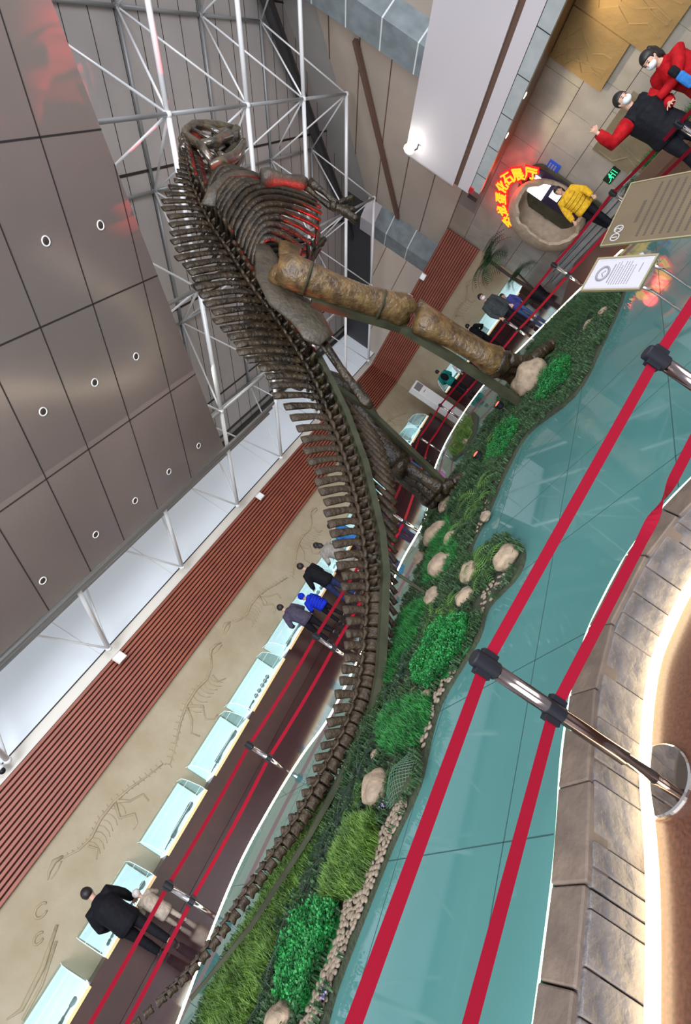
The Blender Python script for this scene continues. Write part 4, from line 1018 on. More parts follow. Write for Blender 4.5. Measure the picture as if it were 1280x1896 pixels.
for D, rr in ((13.0, 11.0), (14.4, 11.0)):
    p = W(D, rr, 3.83); r = empty('recessed_spotlight', p); tag(r, 'small glowing recessed spotlight in the brown entrance ceiling, '+('nearer the relief slabs' if D < 14 else 'nearer the eggshell doorway'), 'spotlight', 'spotlights in the entrance ceiling')
    MB().lathe([(.001, -.012), (.06, -.012), (.075, 0), (.001, 0)], 20).build('lens', 'lamp_glow', r)
    spot('warm_beam', p-V((0, 0, .05)), p+dn*.7-V((0, 0, 2.5)), 80, (1, .8, .5), 110, .8, .08)
spot('warm_beam', W(10.8, 11.0, 3.75), W(10.8, 11.9, 2.0), 110, (1, .8, .5), 120, .8, .08)
# information boards on chrome legs
def board(TL, TR, BL, name, label, face_mt, th=.012):
    TL, TR, BL = V(TL), V(TR), V(BL); X = (TR-TL).normalized(); Yd = (TL-BL); Yd = (Yd-X*Yd.dot(X)); H_ = Yd.length; Yd.normalize(); W_ = (TR-TL).length
    c = TL+X*W_/2-Yd*H_/2; r = empty(name, (c.x, c.y, ZI)); tag(r, label, 'information board')
    m = Matrix.Translation(-r.location) @ frame_mat(c, X, Yd)
    o = MB().box((-W_/2, -H_/2, -th), (W_/2, H_/2, 0)).build('panel', face_mt, r); o.matrix_local = m; bevel(o, .003)
    fr = MB()
    for a in ((-W_/2-.012, -H_/2-.012, W_/2+.012, -H_/2), (-W_/2-.012, H_/2, W_/2+.012, H_/2+.012), (-W_/2-.012, -H_/2, -W_/2, H_/2), (W_/2, -H_/2, W_/2+.012, H_/2)):
        fr.box((a[0], a[1], -th-.002), (a[2], a[3], .004))
    o = fr.build('frame', 'brass' if face_mt == 'bronze_board' else 'brass', r); o.matrix_local = m
    return r, m, W_, H_, c, X, Yd
r, m, w_, h_, c, X, Yd = board((3.97, 1.03, 1.40), (4.14, .87, 1.42), (3.87, .72, 1.17), 'notice_board', 'slanted white paper notice with an emblem on two chrome legs', 'paper')
mb = MB(); lw = .0016
for k in (.47, .44):
    for a in ((-w_*k, -h_*k, w_*k, -h_*k+lw), (-w_*k, h_*k-lw, w_*k, h_*k), (-w_*k, -h_*k, -w_*k+lw, h_*k), (w_*k-lw, -h_*k, w_*k, h_*k)): mb.box((a[0], a[1], .0), (a[2], a[3], .0012))
o = mb.build('border', 'paper_mid', r); o.matrix_local = m
mb = MB()
ea = [(w_*.22*cos(t*.3), h_*.27+h_*.10*sin(t*.3), .002) for t in range(22)]; mb.tube(ea, .0075, 6)
mb.tube([(-w_*.1, h_*.24, .002), (0, h_*.29, .002), (w_*.1, h_*.24, .002)], .003, 5)
o = mb.build('emblem', 'paper_grey', r); o.matrix_local = m
mb = MB(); rn = random.Random(4)
mb.box((-w_*.3, h_*.105, 0), (w_*.3, h_*.125, .0013))
for k in range(8):
    y = h_*(.06-k*.045); x = -w_*.36
    while x < w_*.36*(1 if k not in (2, 6, 7) else .6):
        l = rn.uniform(.006, .012); mb.box((x, y, 0), (min(x+l, w_*.37), y+.006, .0012)); x += l+.004
mb.box((w_*.02, -h_*.36, 0), (w_*.3, -h_*.345, .0012))
o = mb.build('printed_lines', 'paper_grey', r); o.matrix_local = m
for s_ in (-.33, .33):
    top = c+X*w_*s_-Yd*h_*.35-V((0, 0, .012)); MB().tube([top-r.location, top+V((.02, -.02, -.12))-r.location, V((top.x+.02, top.y-.02, ZI+.01))-r.location], .009, 10).build('leg', 'chrome', r, smooth=True)
MB().box((-.15, -.13, .0), (.15, .13, .012)).build('foot_plate', 'chrome', r)
r, m, w_, h_, c, X, Yd = board((5.39, 1.035, 1.32), (5.84, .63, 1.40), (4.95, .45, .70), 'information_board', 'brown bronze board marked 12 in circles behind the white notice', 'bronze_board')
h2 = h_/2; w2 = w_/2
mb = MB()
for k, ch in enumerate('12'):
    o_ = (-w2+.065+k*.082, h2-.085)
    mb.tube([(o_[0]+.035*cos(t*2*pi/24), o_[1]+.035*sin(t*2*pi/24), .002) for t in range(25)], .0045, 5)
o = mb.build('number_rings', 'paper_mid', r); o.matrix_local = m
for k, ch in enumerate('12'):
    me = text_mesh(ch, .07, .001); me.materials.clear(); me.materials.append(M['paper_mid']); o = bpy.data.objects.new('numeral', me); COL.objects.link(o); o.parent = r
    o.matrix_local = m @ Matrix.Translation((-w2+.065+k*.082, h2-.085, .002))
mb = MB()
for k in range(9): mb.box((-.11+k*.024, h2-.215, 0), (-.11+k*.024+.018, h2-.190, .0015))
for k in range(9):
    y = h2-.28-k*.062; x = -w2+.05
    while x < w2-.05: mb.box((x, y, 0), (x+.016, y+.020, .0013)); x += .022
o = mb.build('printed_text', 'text_dark', r); o.matrix_local = m
for s_ in (-.36, .36):
    top = c+X*w_*s_-Yd*h_*.2-V((0, 0, .02)); MB().tube([top-r.location, V((top.x, top.y, ZI))-r.location], .012, 10).build('leg', 'chrome', r, smooth=True)

# ================================================================== THE SKELETON
P0 = V((0, 5.6, 0)); E_ = V((9, -1, 0)).normalized(); LT = V((-E_.y, E_.x, 0))
RT = P0+E_*7.6+V((0, 0, ZB))
def S(a, h, l=0): return P0+E_*a+LT*l+V((0, 0, h))-RT
dino = empty('dinosaur_skeleton', RT); tag(dino, 'huge mounted duck-billed dinosaur skeleton rearing over the planted glass platform', 'skeleton')
SP = [ # a, h, tip a, tip h, centrum radius, spacing
 (-.62, 1.2, -.64, 1.22, .018, .08), (-.28, 1.03, -.30, 1.06, .03, .085), (.22, .81, .18, .87, .042, .092), (.87, .67, .82, .75, .055, .105), (1.46, .55, 1.38, .68, .068, .118), (1.96, .51, 1.83, .68, .078, .125), (2.52, .49, 2.32, .74, .09, .13),
 (2.96, .54, 2.80, .84, .10, .135), (3.39, .67, 3.2, .98, .112, .14), (4.05, .93, 3.78, 1.30, .125, .15), (4.72, 1.32, 4.33, 1.74, .135, .158), (5.27, 1.73, 4.78, 2.18, .142, .165), (5.76, 2.16, 5.22, 2.62, .15, .17), (6.25, 2.66, 5.68, 3.2, .155, .18),
 (6.74, 3.23, 6.05, 3.9, .16, .185), (7.13, 3.82, 6.27, 4.5, .165, .19), (7.5, 4.47, 6.5, 5.1, .17, .195), (7.84, 5.18, 6.85, 5.72, .165, .195), (8.25, 5.89, 7.22, 6.33, .155, .19), (8.59, 6.53, 7.7, 6.92, .145, .18), (9.04, 7.15, 8.38, 7.55, .13, .17),
 (9.35, 7.48, 9.02, 7.80, .15, .16), (9.60, 7.72, 9.36, 7.98, .15, .15), (9.88, 7.98, 9.70, 8.20, .15, .15), (10.1, 8.25, 9.98, 8.40, .13, .14)]
def cat(i, t, k):
    n = len(SP); q = [SP[max(0, min(n-1, j))][k] for j in (i-1, i, i+1, i+2)]
    return .5*(2*q[1]+(q[2]-q[0])*t+(2*q[0]-5*q[1]+4*q[2]-q[3])*t*t+(3*q[1]-q[0]-3*q[2]+q[3])*t**3)
dense = []
for i in range(len(SP)-1):
    for q in range(30): dense.append([cat(i, q/30, k) for k in range(6)])
dense.append(list(SP[-1]))
verts_, acc, last = [dense[0]], 0, dense[0]
for d_ in dense[1:]:
    acc += sqrt((d_[0]-last[0])**2+(d_[1]-last[1])**2); last = d_
    if acc >= d_[5]: verts_.append(d_); acc = 0
rn = random.Random(21)
def spool(mb, p, t, r, L):
    mb.tube([p-t*L*.5, p-t*L*.38, p, p+t*L*.38, p+t*L*.5], [r*.92, r*1.02, r*.74, r*1.02, r*.92], 12)
SV = []
for i, d_ in enumerate(verts_):
    a = verts_[max(i-1, 0)]; b = verts_[min(i+1, len(verts_)-1)]
    t = (S(b[0], b[1])-S(a[0], a[1])).normalized(); p = S(d_[0], d_[1]); tip = S(d_[2], d_[3]); r, sp_ = d_[4], d_[5]; SV.append((p, t, d_))
    mb = MB(); spool(mb, p, t, r, sp_*.86)
    dv = (tip-p); L = dv.length; dvn = dv.normalized()
    w_ = sp_*.40 if L > .3 else sp_*.30
    jit = rn.uniform(.92, 1.04)
    if L > .05:
        bend = t*L*.04
        mb.tube([p+dvn*r*.6, p+dvn*(r+.05*L), p+dv*.5*jit+bend, p+dv*.85*jit+bend*.5, p+dv*jit], [w_*1.2, w_*.95, w_*.82, w_*1.0, w_*.95], 8, flat=.40 if L > .5 else .45, flatdir=t)
        for sg in (-1, 1):   # zygapophyses
            q = p+dvn*(r*1.15)+LT*sg*r*.55
            mb.tube([q-t*sp_*.55+dvn*.02, q, q+t*sp_*.5+dvn*.03], [r*.14, r*.24, r*.16], 6)
            if d_[0] > 4.0:
                tl_ = .14 if d_[0] < 6.9 else (.20 if d_[0] < 8.2 else (.34 if d_[0] < 9.1 else .16))
                mb.tube([p+LT*sg*r*.6+dvn*r*.5, p+LT*sg*(r+tl_*.6)+dvn*r*.9, p+LT*sg*(r+tl_)+dvn*r*(.8 if d_[0] < 7 else 1.5)], [r*.38, r*.26, r*.2], 6)
    mb.build('vertebra', 'bone_tail' if d_[0] < 6.4 else 'bone', dino, smooth=True)
# chevrons below the tail
CH = [(2.6, 2.46, .40), (2.96, 2.80, .39), (3.39, 3.2, .42), (4.05, 3.86, .56), (4.72, 4.50, .84), (5.27, 5.06, 1.08), (5.76, 5.62, 1.36), (6.25, 6.0, 1.62), (6.74, 6.35, 1.95), (7.0, 6.5, 2.2)]
for i, (p, t, d_) in enumerate(SV):
    if not 2.6 <= d_[0] <= 7.0: continue
    for k in range(len(CH)-1):
        if CH[k][0] <= d_[0] <= CH[k+1][0]:
            u_ = (d_[0]-CH[k][0])/(CH[k+1][0]-CH[k][0]); ta = CH[k][1]+(CH[k+1][1]-CH[k][1])*u_; th = CH[k][2]+(CH[k+1][2]-CH[k][2])*u_
    q = S(ta, th, -.02); dv = q-p; n_ = dv.normalized(); r = d_[4]
    mb = MB()
    for sg in (-1, 1): mb.tube([p+n_*r*.85+LT*sg*r*.4-t*d_[5]*.4, p+dv*.5+LT*sg*.012], [.03, .028], 6)
    mb.tube([p+dv*.45, p+dv*.8, q], [.032, .038, .042] if d_[0] < 5 else [.045, .055, .05], 6, flat=.6, flatdir=t); mb.build('chevron', 'bone_tail', dino, smooth=True)
# ribs
tipl = [(8.62, 4.95), (9.0, 5.0), (9.4, 5.08), (9.85, 5.22), (10.2, 5.38), (10.45, 5.55), (10.45, 5.8), (10.38, 5.9), (10.28, 6.1), (10.15, 6.35), (10.0, 6.6)]
cand, acc, last = [], 9, None
for d_, d2 in zip(dense, dense[1:]):
    if not 7.92 < d_[0] < 9.1: continue
    if last: acc += sqrt((d_[0]-last[0])**2+(d_[1]-last[1])**2)
    last = d_
    if acc >= .125: cand.append((S(d_[0], d_[1]), (S(d2[0], d2[1])-S(d_[0], d_[1])).normalized(), d_)); acc = 0
nr_ = len(cand)
for i, (p, t, d_) in enumerate(cand):
    u_ = i/(nr_-1)*(len(tipl)-1); k = min(int(u_), len(tipl)-2); f_ = u_-k
    ta, th = tipl[k][0]*(1-f_)+tipl[k+1][0]*f_, tipl[k][1]*(1-f_)+tipl[k+1][1]*f_
    for sg in (-1, 1):
        e_ = S(ta, th, .42*sg); dv = e_-p; dv = dv-LT*dv.dot(LT); fw = V(t)
        wid = .60*sin(pi*(.35+.40*i/nr_))
        pts_c = [p+LT*sg*.14, p+LT*sg*wid*.55+dv*.08+fw*.14, p+LT*sg*wid*.92+dv*.27+fw*.30, p+LT*sg*wid+dv*.50+fw*.30, p+LT*sg*wid*.92+dv*.74+fw*.18, p+LT*sg*wid*.8+dv*.90+fw*.08, p+LT*sg*.42+dv]
        pts = []
        for q in range(len(pts_c)-1):
            a0, a1, a2, a3 = [pts_c[max(0, min(len(pts_c)-1, j))] for j in (q-1, q, q+1, q+2)]
            for s_ in range(4):
                x = s_/4; pts.append(.5*((2*a1)+(a2-a0)*x+(2*a0-5*a1+4*a2-a3)*x*x+(3*a1-a0-3*a2+a3)*x**3))
        pts.append(pts_c[-1]); n = len(pts)
        MB().tube(pts, [.052+.016*sin(pi*q/n) for q in range(n)], 8, flat=.65, flatdir=t).build('rib', 'bone', dino, smooth=True)
for sg in (-1, 1):
    MB().tube([S(10.3, 5.5, .3*sg), S(9.9, 5.25, .28*sg), S(9.5, 5.05, .25*sg)], [.07, .11, .05], 10, flat=.4, flatdir=LT).build('sternal_plate', 'bone', dino, smooth=True)
    # pelvis
    l = .50*sg
    MB().tube([S(8.15, 5.42, l), S(7.95, 5.22, l), S(7.55, 4.88, l), S(7.3, 4.45, l), S(7.25, 4.05, l), S(7.05, 3.75, l), S(6.8, 3.68, l)], [.12, .20, .27, .35, .34, .30, .14], 14, flat=.24, flatdir=E_-V((0, 0, .9))).build('ilium', 'bone_pale', dino, smooth=True)
    MB().tube([S(7.5, 4.5, l), S(7.75, 4.7, l*1.2), S(8.05, 4.9, l*1.3), S(8.35, 5.05, l*1.3)], [.10, .10, .17, .20], 12, flat=.3, flatdir=V((0, 0, 1))).build('pubis', 'bone_gold', dino, smooth=True)
    MB().tube([S(7.5, 4.3, l*.9), S(7.25, 3.8, l*.7), S(6.95, 3.15, l*.55), S(6.78, 2.75, l*.5), S(6.66, 2.5, l*.5), S(6.62, 2.38, l*.5)], [.13, .085, .07, .075, .10, .05], 12, flat=.7).build('ischium', 'bone', dino, smooth=True)
    MB().tube([S(7.45, 4.35, l*.8), S(7.05, 3.7, l*.8), S(6.8, 3.2, l*.8)], [.05, .035, .02], 8).build('pubic_rod', 'bone', dino, smooth=True)
MB().tube([S(9.95, 6.05, .25), S(9.95, 6.05, -.25)], .04, 8).build('chest_bar', 'rail_green', dino, smooth=True)
# hind legs
def leg(l, hip, knee, ankle, toeb, toe_a, mt, k=1):
    H, K, A, T = [V((q[0], 0, q[1])) for q in (hip, knee, ankle, toeb)]
    s = lambda q, ll=0: S(q.x, q.z, l+ll)
    mix = lambda a, b, t: a.lerp(b, t)
    sg = 1 if l > 0 else -1
    mb = MB(); off = V((-.06, 0, -.02))
    mb.tube([s(mix(H, K, -.06)), s(mix(H, K, .03)), s(mix(H, K, .16)+off*.5), s(mix(H, K, .35)+off), s(mix(H, K, .6)+off), s(mix(H, K, .82)), s(mix(H, K, .94)), s(K)], [.18, .27, .26, .235, .22, .24, .28, .2], 18)
    mb.ball(s(H, -sg*.16)+V((0, 0, .06)), (.17, .2, .17), 14, 10); mb.ball(s(mix(H, K, .95), .13), (.19, .15, .2), 14, 10, nz=.1); mb.ball(s(mix(H, K, .95), -.13), (.19, .15, .2), 14, 10, nz=.1)
    mb.build('femur', mt, dino, smooth=True)
    mb = MB(); mb.tube([s(mix(K, A, .09)), s(mix(K, A, .13)), s(mix(K, A, .28)), s(mix(K, A, .5)), s(mix(K, A, .75)), s(mix(K, A, .93)), s(A)], [.2, .31, .27, .21, .23, .31, .24], 16, flat=.8)
    mb.ball(s(mix(K, A, .14))+E_*.14, (.13, .15, .17), 12, 8); mb.build('tibia', 'bone_pale' if False else mt, dino, smooth=True)
    fo = V((.30, 0, .10)); mb = MB(); mb.tube([s(mix(K, A, .08)+fo), s(mix(K, A, .2)+fo), s(mix(K, A, .5)+fo*.9), s(mix(K, A, .8)+fo*.8), s(mix(K, A, .95)+fo*.5)], [.13, .11, .085, .08, .10], 10); mb.build('fibula', mt, dino, smooth=True)
    mb = MB(); mb.ball(s(A), (.27, .25, .17), 14, 10, nz=.15); mb.build('ankle_bones', 'bone', dino, smooth=True)
    for k_, (dl, spread, ln) in enumerate(((-.17, -.38, .85), (0, 0, 1.0), (.17, .38, .85))):
        M0 = s(mix(A, T, .12), dl*.7); M1 = s(T, dl*1.3)
        mb = MB(); mb.tube([M0, M0.lerp(M1, .2), M0.lerp(M1, .55), M0.lerp(M1, .9), M1], [.13, .125, .095, .12, .10], 10); mb.build('metatarsal', 'bone', dino, smooth=True)
        tv = E_*toe_a*ln+LT*spread*toe_a; zf = ZB+.085-RT.z
        q0 = M1; ends = [M1+tv*f_ for f_ in (.35, .62, .82, 1.0)]
        for j, e_ in enumerate(ends): e_.z = max(zf, M1.z+(zf-M1.z)*(j+1)/3)
        mb = MB(); prev = q0
        for j, e_ in enumerate(ends):
            w_ = (.125, .11, .095, .085)[j]; mb.tube([prev, prev.lerp(e_, .2), prev.lerp(e_, .5), prev.lerp(e_, .8), e_], [w_*.8, w_, w_*.72, w_, w_*.7], 10); prev = e_
        mb.ball(prev+tv.normalized()*.04, (.12, .10, .075), 10, 6); mb.build('toe', 'bone', dino, smooth=True)
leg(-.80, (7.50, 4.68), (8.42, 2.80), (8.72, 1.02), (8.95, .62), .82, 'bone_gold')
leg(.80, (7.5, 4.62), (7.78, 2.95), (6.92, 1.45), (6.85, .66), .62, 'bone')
# shoulder and arms
def arm(sg, sc0, shoulder, elbow, wrist, tips, mt='bone_pale'):
    MB().tube([S(*q) for q in sc0], [.12, .08, .05, .07, .11], 12, flat=.28, flatdir=V((0, 0, 1))+E_*.3).build('scapula', 'bone_pale', dino, smooth=True)
    a, b, c_ = S(*shoulder), S(*elbow), S(*wrist)
    MB().tube([a, a.lerp(b, .15), a.lerp(b, .5), a.lerp(b, .88), b], [.12, .15, .09, .12, .08], 12).build('humerus', mt, dino, smooth=True)
    for o_ in (-.055, .055):
        o_ = LT*o_+V((0, 0, o_*.8)); MB().tube([b+o_, b.lerp(c_, .15)+o_, b.lerp(c_, .5)+o_*1.2, b.lerp(c_, .9)+o_, c_+o_], [.075, .065, .042, .055, .05], 10).build('forearm_bone', 'bone', dino, smooth=True)
    MB().ball(c_, .09, 12, 8, nz=.25).build('wrist_bones', 'bone', dino, smooth=True)
    for q in tips:
        e_ = S(*q); v_ = e_-c_; kn = c_.lerp(e_, .5)+E_*.03
        MB().tube([c_, c_.lerp(kn, .3), c_.lerp(kn, .7), kn, kn.lerp(e_, .3), kn.lerp(e_, .7), e_], [.065, .06, .055, .075, .055, .065, .06], 8).build('finger', 'bone', dino, smooth=True)
arm(-1, [(7.78, 6.3, -.78), (8.05, 6.42, -.9), (8.45, 6.46, -.98), (8.85, 6.4, -.95), (9.12, 6.3, -.9)], (9.15, 6.22, -.92), (9.72, 5.62, -.98), (9.60, 4.98, -.98), [(9.86, 4.68, -.98), (9.74, 4.55, -.90), (9.55, 4.48, -1.04), (9.96, 4.82, -1.1)])
arm(1, [(7.78, 6.3, .78), (8.05, 6.42, .9), (8.45, 6.46, .98), (8.85, 6.4, .95), (9.12, 6.3, .9)], (9.2, 6.2, .9), (9.85, 5.25, .75), (10.85, 5.45, .65), [(11.35, 5.72, .6), (11.3, 5.58, .68), (11.2, 5.48, .55), (11.0, 5.75, .7)], 'bone')
# skull
def sk(a, h, l): return S(a, h, l)
mb = MB()
for sg in (-1, 1):
    mb.tube([sk(10.02, 8.36, .12*sg), sk(10.3, 8.54, .18*sg), sk(10.65, 8.62, .19*sg), sk(11.0, 8.55, .15*sg), sk(11.35, 8.40, .12*sg), sk(11.62, 8.27, .13*sg)], [.09, .09, .08, .10, .11, .06], 10)
    mb.tube([sk(10.1, 8.36, .2*sg), sk(10.05, 8.0, .25*sg), sk(9.84, 7.62, .24*sg)], [.11, .09, .07], 8)
    mb.tube([sk(10.12, 8.05, .25*sg), sk(10.4, 7.92, .27*sg), sk(10.7, 8.0, .26*sg), sk(11.05, 8.08, .2*sg), sk(11.35, 8.1, .15*sg)], [.08, .11, .09, .12, .09], 8)
    mb.tube([sk(10.45, 8.55, .2*sg), sk(10.42, 8.25, .26*sg), sk(10.45, 7.95, .27*sg)], [.045, .04, .05], 8)
    mb.tube([sk(10.85, 8.58, .18*sg), sk(10.86, 8.3, .23*sg), sk(10.9, 8.05, .23*sg)], [.06, .06, .06], 8)
mb.ball(sk(10.05, 8.32, 0), (.16, .2, .14), 14, 10, nz=.3); mb.ball(sk(10.55, 8.56, 0), (.42, .17, .07), 16, 8, nz=.2)
mb.ball(sk(11.25, 8.3, 0), (.36, .19, .17), 18, 12, nz=.3, seed=3); mb.ball(sk(11.55, 8.2, 0), (.20, .22, .09), 16, 10, nz=.25, seed=5)
mb.build('cranium', 'skull_mat', dino, smooth=True)
mb = MB()
for sg in (-1, 1):
    mb.tube([sk(9.72, 7.56, .22*sg), sk(10.0, 7.50, .22*sg), sk(10.5, 7.55, .2*sg), sk(10.9, 7.68, .16*sg), sk(11.2, 7.80, .13*sg), sk(11.42, 7.90, .1*sg)], [.07, .12, .11, .10, .10, .06], 10)
    mb.tube([sk(10.2, 7.55, .22*sg), sk(10.3, 7.84, .2*sg)], [.10, .04], 8)
mb.ball(sk(11.4, 7.92, 0), (.14, .17, .05), 14, 8, nz=.2)
mb.build('lower_jaw', 'skull_mat', dino, smooth=True)
for sg in (-1, 1):
    mb = MB()
    for k in range(12): mb.tube([sk(10.5+k*.05, 7.66+k*.016, .185*sg-k*.003*sg), sk(10.5+k*.05, 7.76+k*.014, .185*sg-k*.003*sg)], [.018, .008], 5)
    for k in range(12): mb.tube([sk(10.52+k*.05, 8.0, .225*sg-k*.005*sg), sk(10.52+k*.05, 7.92, .225*sg-k*.005*sg)], [.018, .008], 5)
    mb.build('tooth_row', 'bone_pale', dino)
# steel rail under the tail and post behind the leg
rail = [(7.05, 3.62), (6.84, 3.33), (6.31, 2.66), (5.66, 1.99), (4.78, 1.28), (4.28, .98), (3.56, .68), (3.11, .50), (2.7, .41), (2.07, .41), (1.35, .47), (.57, .60), (.0, .78)]
MB().tube([S(a, h, -.16) for a, h in rail], [0.07]*8+[.055, .045, .03, .024, .018], 4, flatdir=LT, phase=pi/4).build('support_rail', 'rail_green', dino)
MB().tube([S(7.44, 4.10, -.62), S(7.79, 3.53, -.62), S(8.23, 2.75, -.62), S(8.35, 1.71, -.62), S(8.44, .34, -.60)], .085, 4, flatdir=LT, phase=pi/4).build("support_post", "rail_green", dino)
MB().tube([S(7.3, 3.9, .45), S(7.5, 2.6, .6), S(6.9, .36, .55)], .07, 4, flatdir=LT, phase=pi/4).build('support_post', 'rail_green', dino)
for a in (1.35, 3.1, 4.4): 
    h = [q for q in rail if q[0] >= a][-1][1]
    MB().tube([S(a, h, -.13), S(a, .33, -.13)], .022, 8).build('tail_prop', 'rail_green', dino)
for (a, h, l, rr) in ((7.58, 4.32, -.84, .235), (8.15, 3.22, -.8, .235), (7.62, 4.3, .8, .22)):
    MB().tube([S(a, h, l)+(E_*cos(t*.3)*rr+LT*sin(t*.3)*rr+V((0, 0, cos(t*.3)*rr*.35))) for t in range(22)], .018, 6).build('strap', 'rail_green', dino)
# red floodlights at the feet
def redlamp(loc, label, tgt, pw, ang):
    r = empty('red_floodlight', loc); tag(r, label, 'floodlight')
    MB().lathe([(.03, -.12), (.06, -.1), (.075, 0), (.07, .0), (.06, -.02), (.001, -.02)], 20).build('housing', 'black_plastic', r); MB().ball((0, 0, -.008), (.055, .055, .02), 14, 8).build('lens', 'red_glow', r, smooth=True)
    MB().tube([(0, 0, -.1), (0, 0, ZB-loc[2])], .012, 8).build('stem', 'steel_dark', r)
    spot('red_beam', V(loc)+V((0, 0, .06)), tgt, pw, (1, .02, .03), ang, .5, .05)
wS = lambda a, h, l: S(a, h, l)+RT
redlamp(wS(8.7, .62, -.15), 'small glowing red floodlight between the standing foot and the support post', wS(9.0, 5.6, -.2), 3200, 26)
redlamp(wS(9.9, .55, .3), 'red floodlight on the bed under the rib cage', wS(9.7, 5.6, 0), 3600, 24)
redlamp(wS(7.4, .55, .0), 'red floodlight on the bed under the pelvis', wS(7.5, 4.2, -.3), 1300, 17)

# ================================================================== PEOPLE
def remesh(o, vox, it=4):
    a = o.modifiers.new('remesh', 'REMESH'); a.mode = 'VOXEL'; a.voxel_size = vox; a.use_smooth_shade = True
    b = o.modifiers.new('smooth', 'SMOOTH'); b.factor = .5; b.iterations = it
    return o
def person(loc, face, H, label, jacket, trousers, lean=0, hands=None, head_pitch=0, head_yaw=0, hair='short', mask=False, shoes='shoe', hood=False, hem=.80, stride=.08,
           quilt=False, skirt=False, backpack=None, fine=False, puffy=1.0, child=False, headk=1.0, neckwear=None, skin='skin', cap=None, group=None, sleeves=None):
    k = H/1.72; hk = k*(1.22 if child else 1.0)*headk
    r = empty('person', loc, face); tag(r, label, 'person', group)
    la = radians(lean); hipz = .92*k
    def up(x, y, z):   # a point above the hips, leant forward
        q = V((x*k, y*k, z*k-hipz)); return V((q.x*cos(la)+q.z*sin(la), q.y, -q.x*sin(la)+q.z*cos(la)+hipz))
    hips = {s_: V((-.0*k, s_*.095*k, .90*k)) for s_ in (1, -1)}
    feet = {s_: V(((stride if s_ > 0 else -stride)*k, s_*.11*k, .075*k)) for s_ in (1, -1)}
    knee = {s_: (hips[s_]+feet[s_])*.5+V((.045*k, 0, 0)) for s_ in (1, -1)}
    nb = up(.0, 0, 1.44); sh = {s_: up(0, s_*.185, 1.375) for s_ in (1, -1)}
    hd = up(.015, 0, 1.50); hp = la*.55+radians(head_pitch)
    RH = Matrix.Rotation(radians(head_yaw), 3, 'Z') @ Matrix.Rotation(hp, 3, 'Y')
    hc = hd+RH @ V((.02*hk, 0, .125*hk))
    hl = hands or {1: (.05, .28, .78), -1: (.05, -.28, .78)}
    hand, elb = {}, {}
    for s_ in (1, -1):
        t = V(hl[s_])*k; d = t-sh[s_]; L = min(d.length, .535*k); d.normalize(); t = sh[s_]+d*L
        m_ = sh[s_]+d*L*.52; b_ = sqrt(max(0, (.275*k)**2-(L*.5)**2)); pd = V((-.35, s_*.6, -.7)); pd = (pd-d*pd.dot(d)).normalized()
        elb[s_] = m_+pd*b_; hand[s_] = t
    # body
    mb = MB()
    mb.tube([V((0, 0, .84*k)), V((0, 0, .92*k)), up(0, 0, 1.08), up(0, 0, 1.25), up(0, 0, 1.38), nb], [.10*k, .135*k, .12*k, .145*k, .13*k, .06*k], 14, flat=1.0)
    mb.tube([nb, hd, hc], [.055*k, .052*k, .06*hk], 10)
    mb.ball(hc, (.088*hk, .074*hk, .112*hk), 18, 14, rot=RH)
    mb.ball(hc+RH @ V((.045*hk, 0, -.05*hk)), (.05*hk, .05*hk, .055*hk), 12, 8, rot=RH)      # jaw
    mb.ball(hc+RH @ V((.092*hk, 0, -.012*hk)), (.018*hk, .013*hk, .026*hk), 8, 6, rot=RH)   # nose
    mb.ball(hc+RH @ V((.082*hk, 0, -.055*hk)), (.012*hk, .026*hk, .008*hk), 8, 6, rot=RH)   # lips
    for s_ in (1, -1): mb.ball(hc+RH @ V((-.0, s_*.076*hk, -.01*hk)), (.018*hk, .010*hk, .03*hk), 8, 6, rot=RH)
    for s_ in (1, -1):
        mb.tube([hips[s_], hips[s_].lerp(knee[s_], .5), knee[s_], knee[s_].lerp(feet[s_], .35), feet[s_]], [.088*k, .078*k, .055*k, .056*k, .038*k], 10)
        mb.tube([feet[s_]+V((-.05*k, 0, -.04*k)), feet[s_]+V((.07*k, 0, -.045*k)), feet[s_]+V((.15*k, 0, -.05*k))], [.035*k, .035*k, .022*k], 8)
        mb.tube([nb-V((0, 0, .05*k)), sh[s_], sh[s_].lerp(elb[s_], .5), elb[s_], elb[s_].lerp(hand[s_], .4), hand[s_]], [.06*k, .055*k, .046*k, .038*k, .036*k, .025*k], 10)
        fd = (hand[s_]-elb[s_]).normalized(); sd = fd.cross(V((0, 0, 1))); sd = sd.normalized() if sd.length > .1 else V((1, 0, 0)); nd = sd.cross(fd).normalized()
        pm = hand[s_]+fd*.075*k
        mb.tube([hand[s_], hand[s_]+fd*.03*k, pm], [.026*k, .034*k, .036*k], 10, flat=.45, flatdir=sd)
        for q, fl_ in enumerate((.060, .072, .068, .052)):
            o_ = sd*(q-1.5)*.019*k; spread = sd*(q-1.5)*.010*k
            a = pm+o_; b = a+fd*fl_*.5*k+spread-nd*.006*k; c_ = b+fd*fl_*.5*k+spread-nd*.018*k
            mb.tube([a-fd*.02*k, a, b, c_], [.0095*k, .0095*k, .009*k, .0075*k], 8)
        a = hand[s_]+fd*.025*k-sd*.028*k; mb.tube([a+sd*.012*k, a, a+fd*.03*k-sd*.022*k, a+fd*.055*k-sd*.030*k], [.012*k, .0115*k, .0105*k, .008*k], 8)
    b = mb.build('body', skin, r); remesh(b, .0075*k if fine else .011*k, 2)
    # eyes, brows
    mb = MB()
    for s_ in (1, -1):
        mb.ball(hc+RH @ V((.083*hk, s_*.03*hk, .012*hk)), (.008*hk, .013*hk, .007*hk), 8, 6, rot=RH)
        mb.tube([hc+RH @ V((.084*hk, s_*.016*hk, .034*hk)), hc+RH @ V((.078*hk, s_*.046*hk, .036*hk))], .004*hk, 5)
    mb.build('eyes', 'hair', r)
    # hair
    mb = MB()
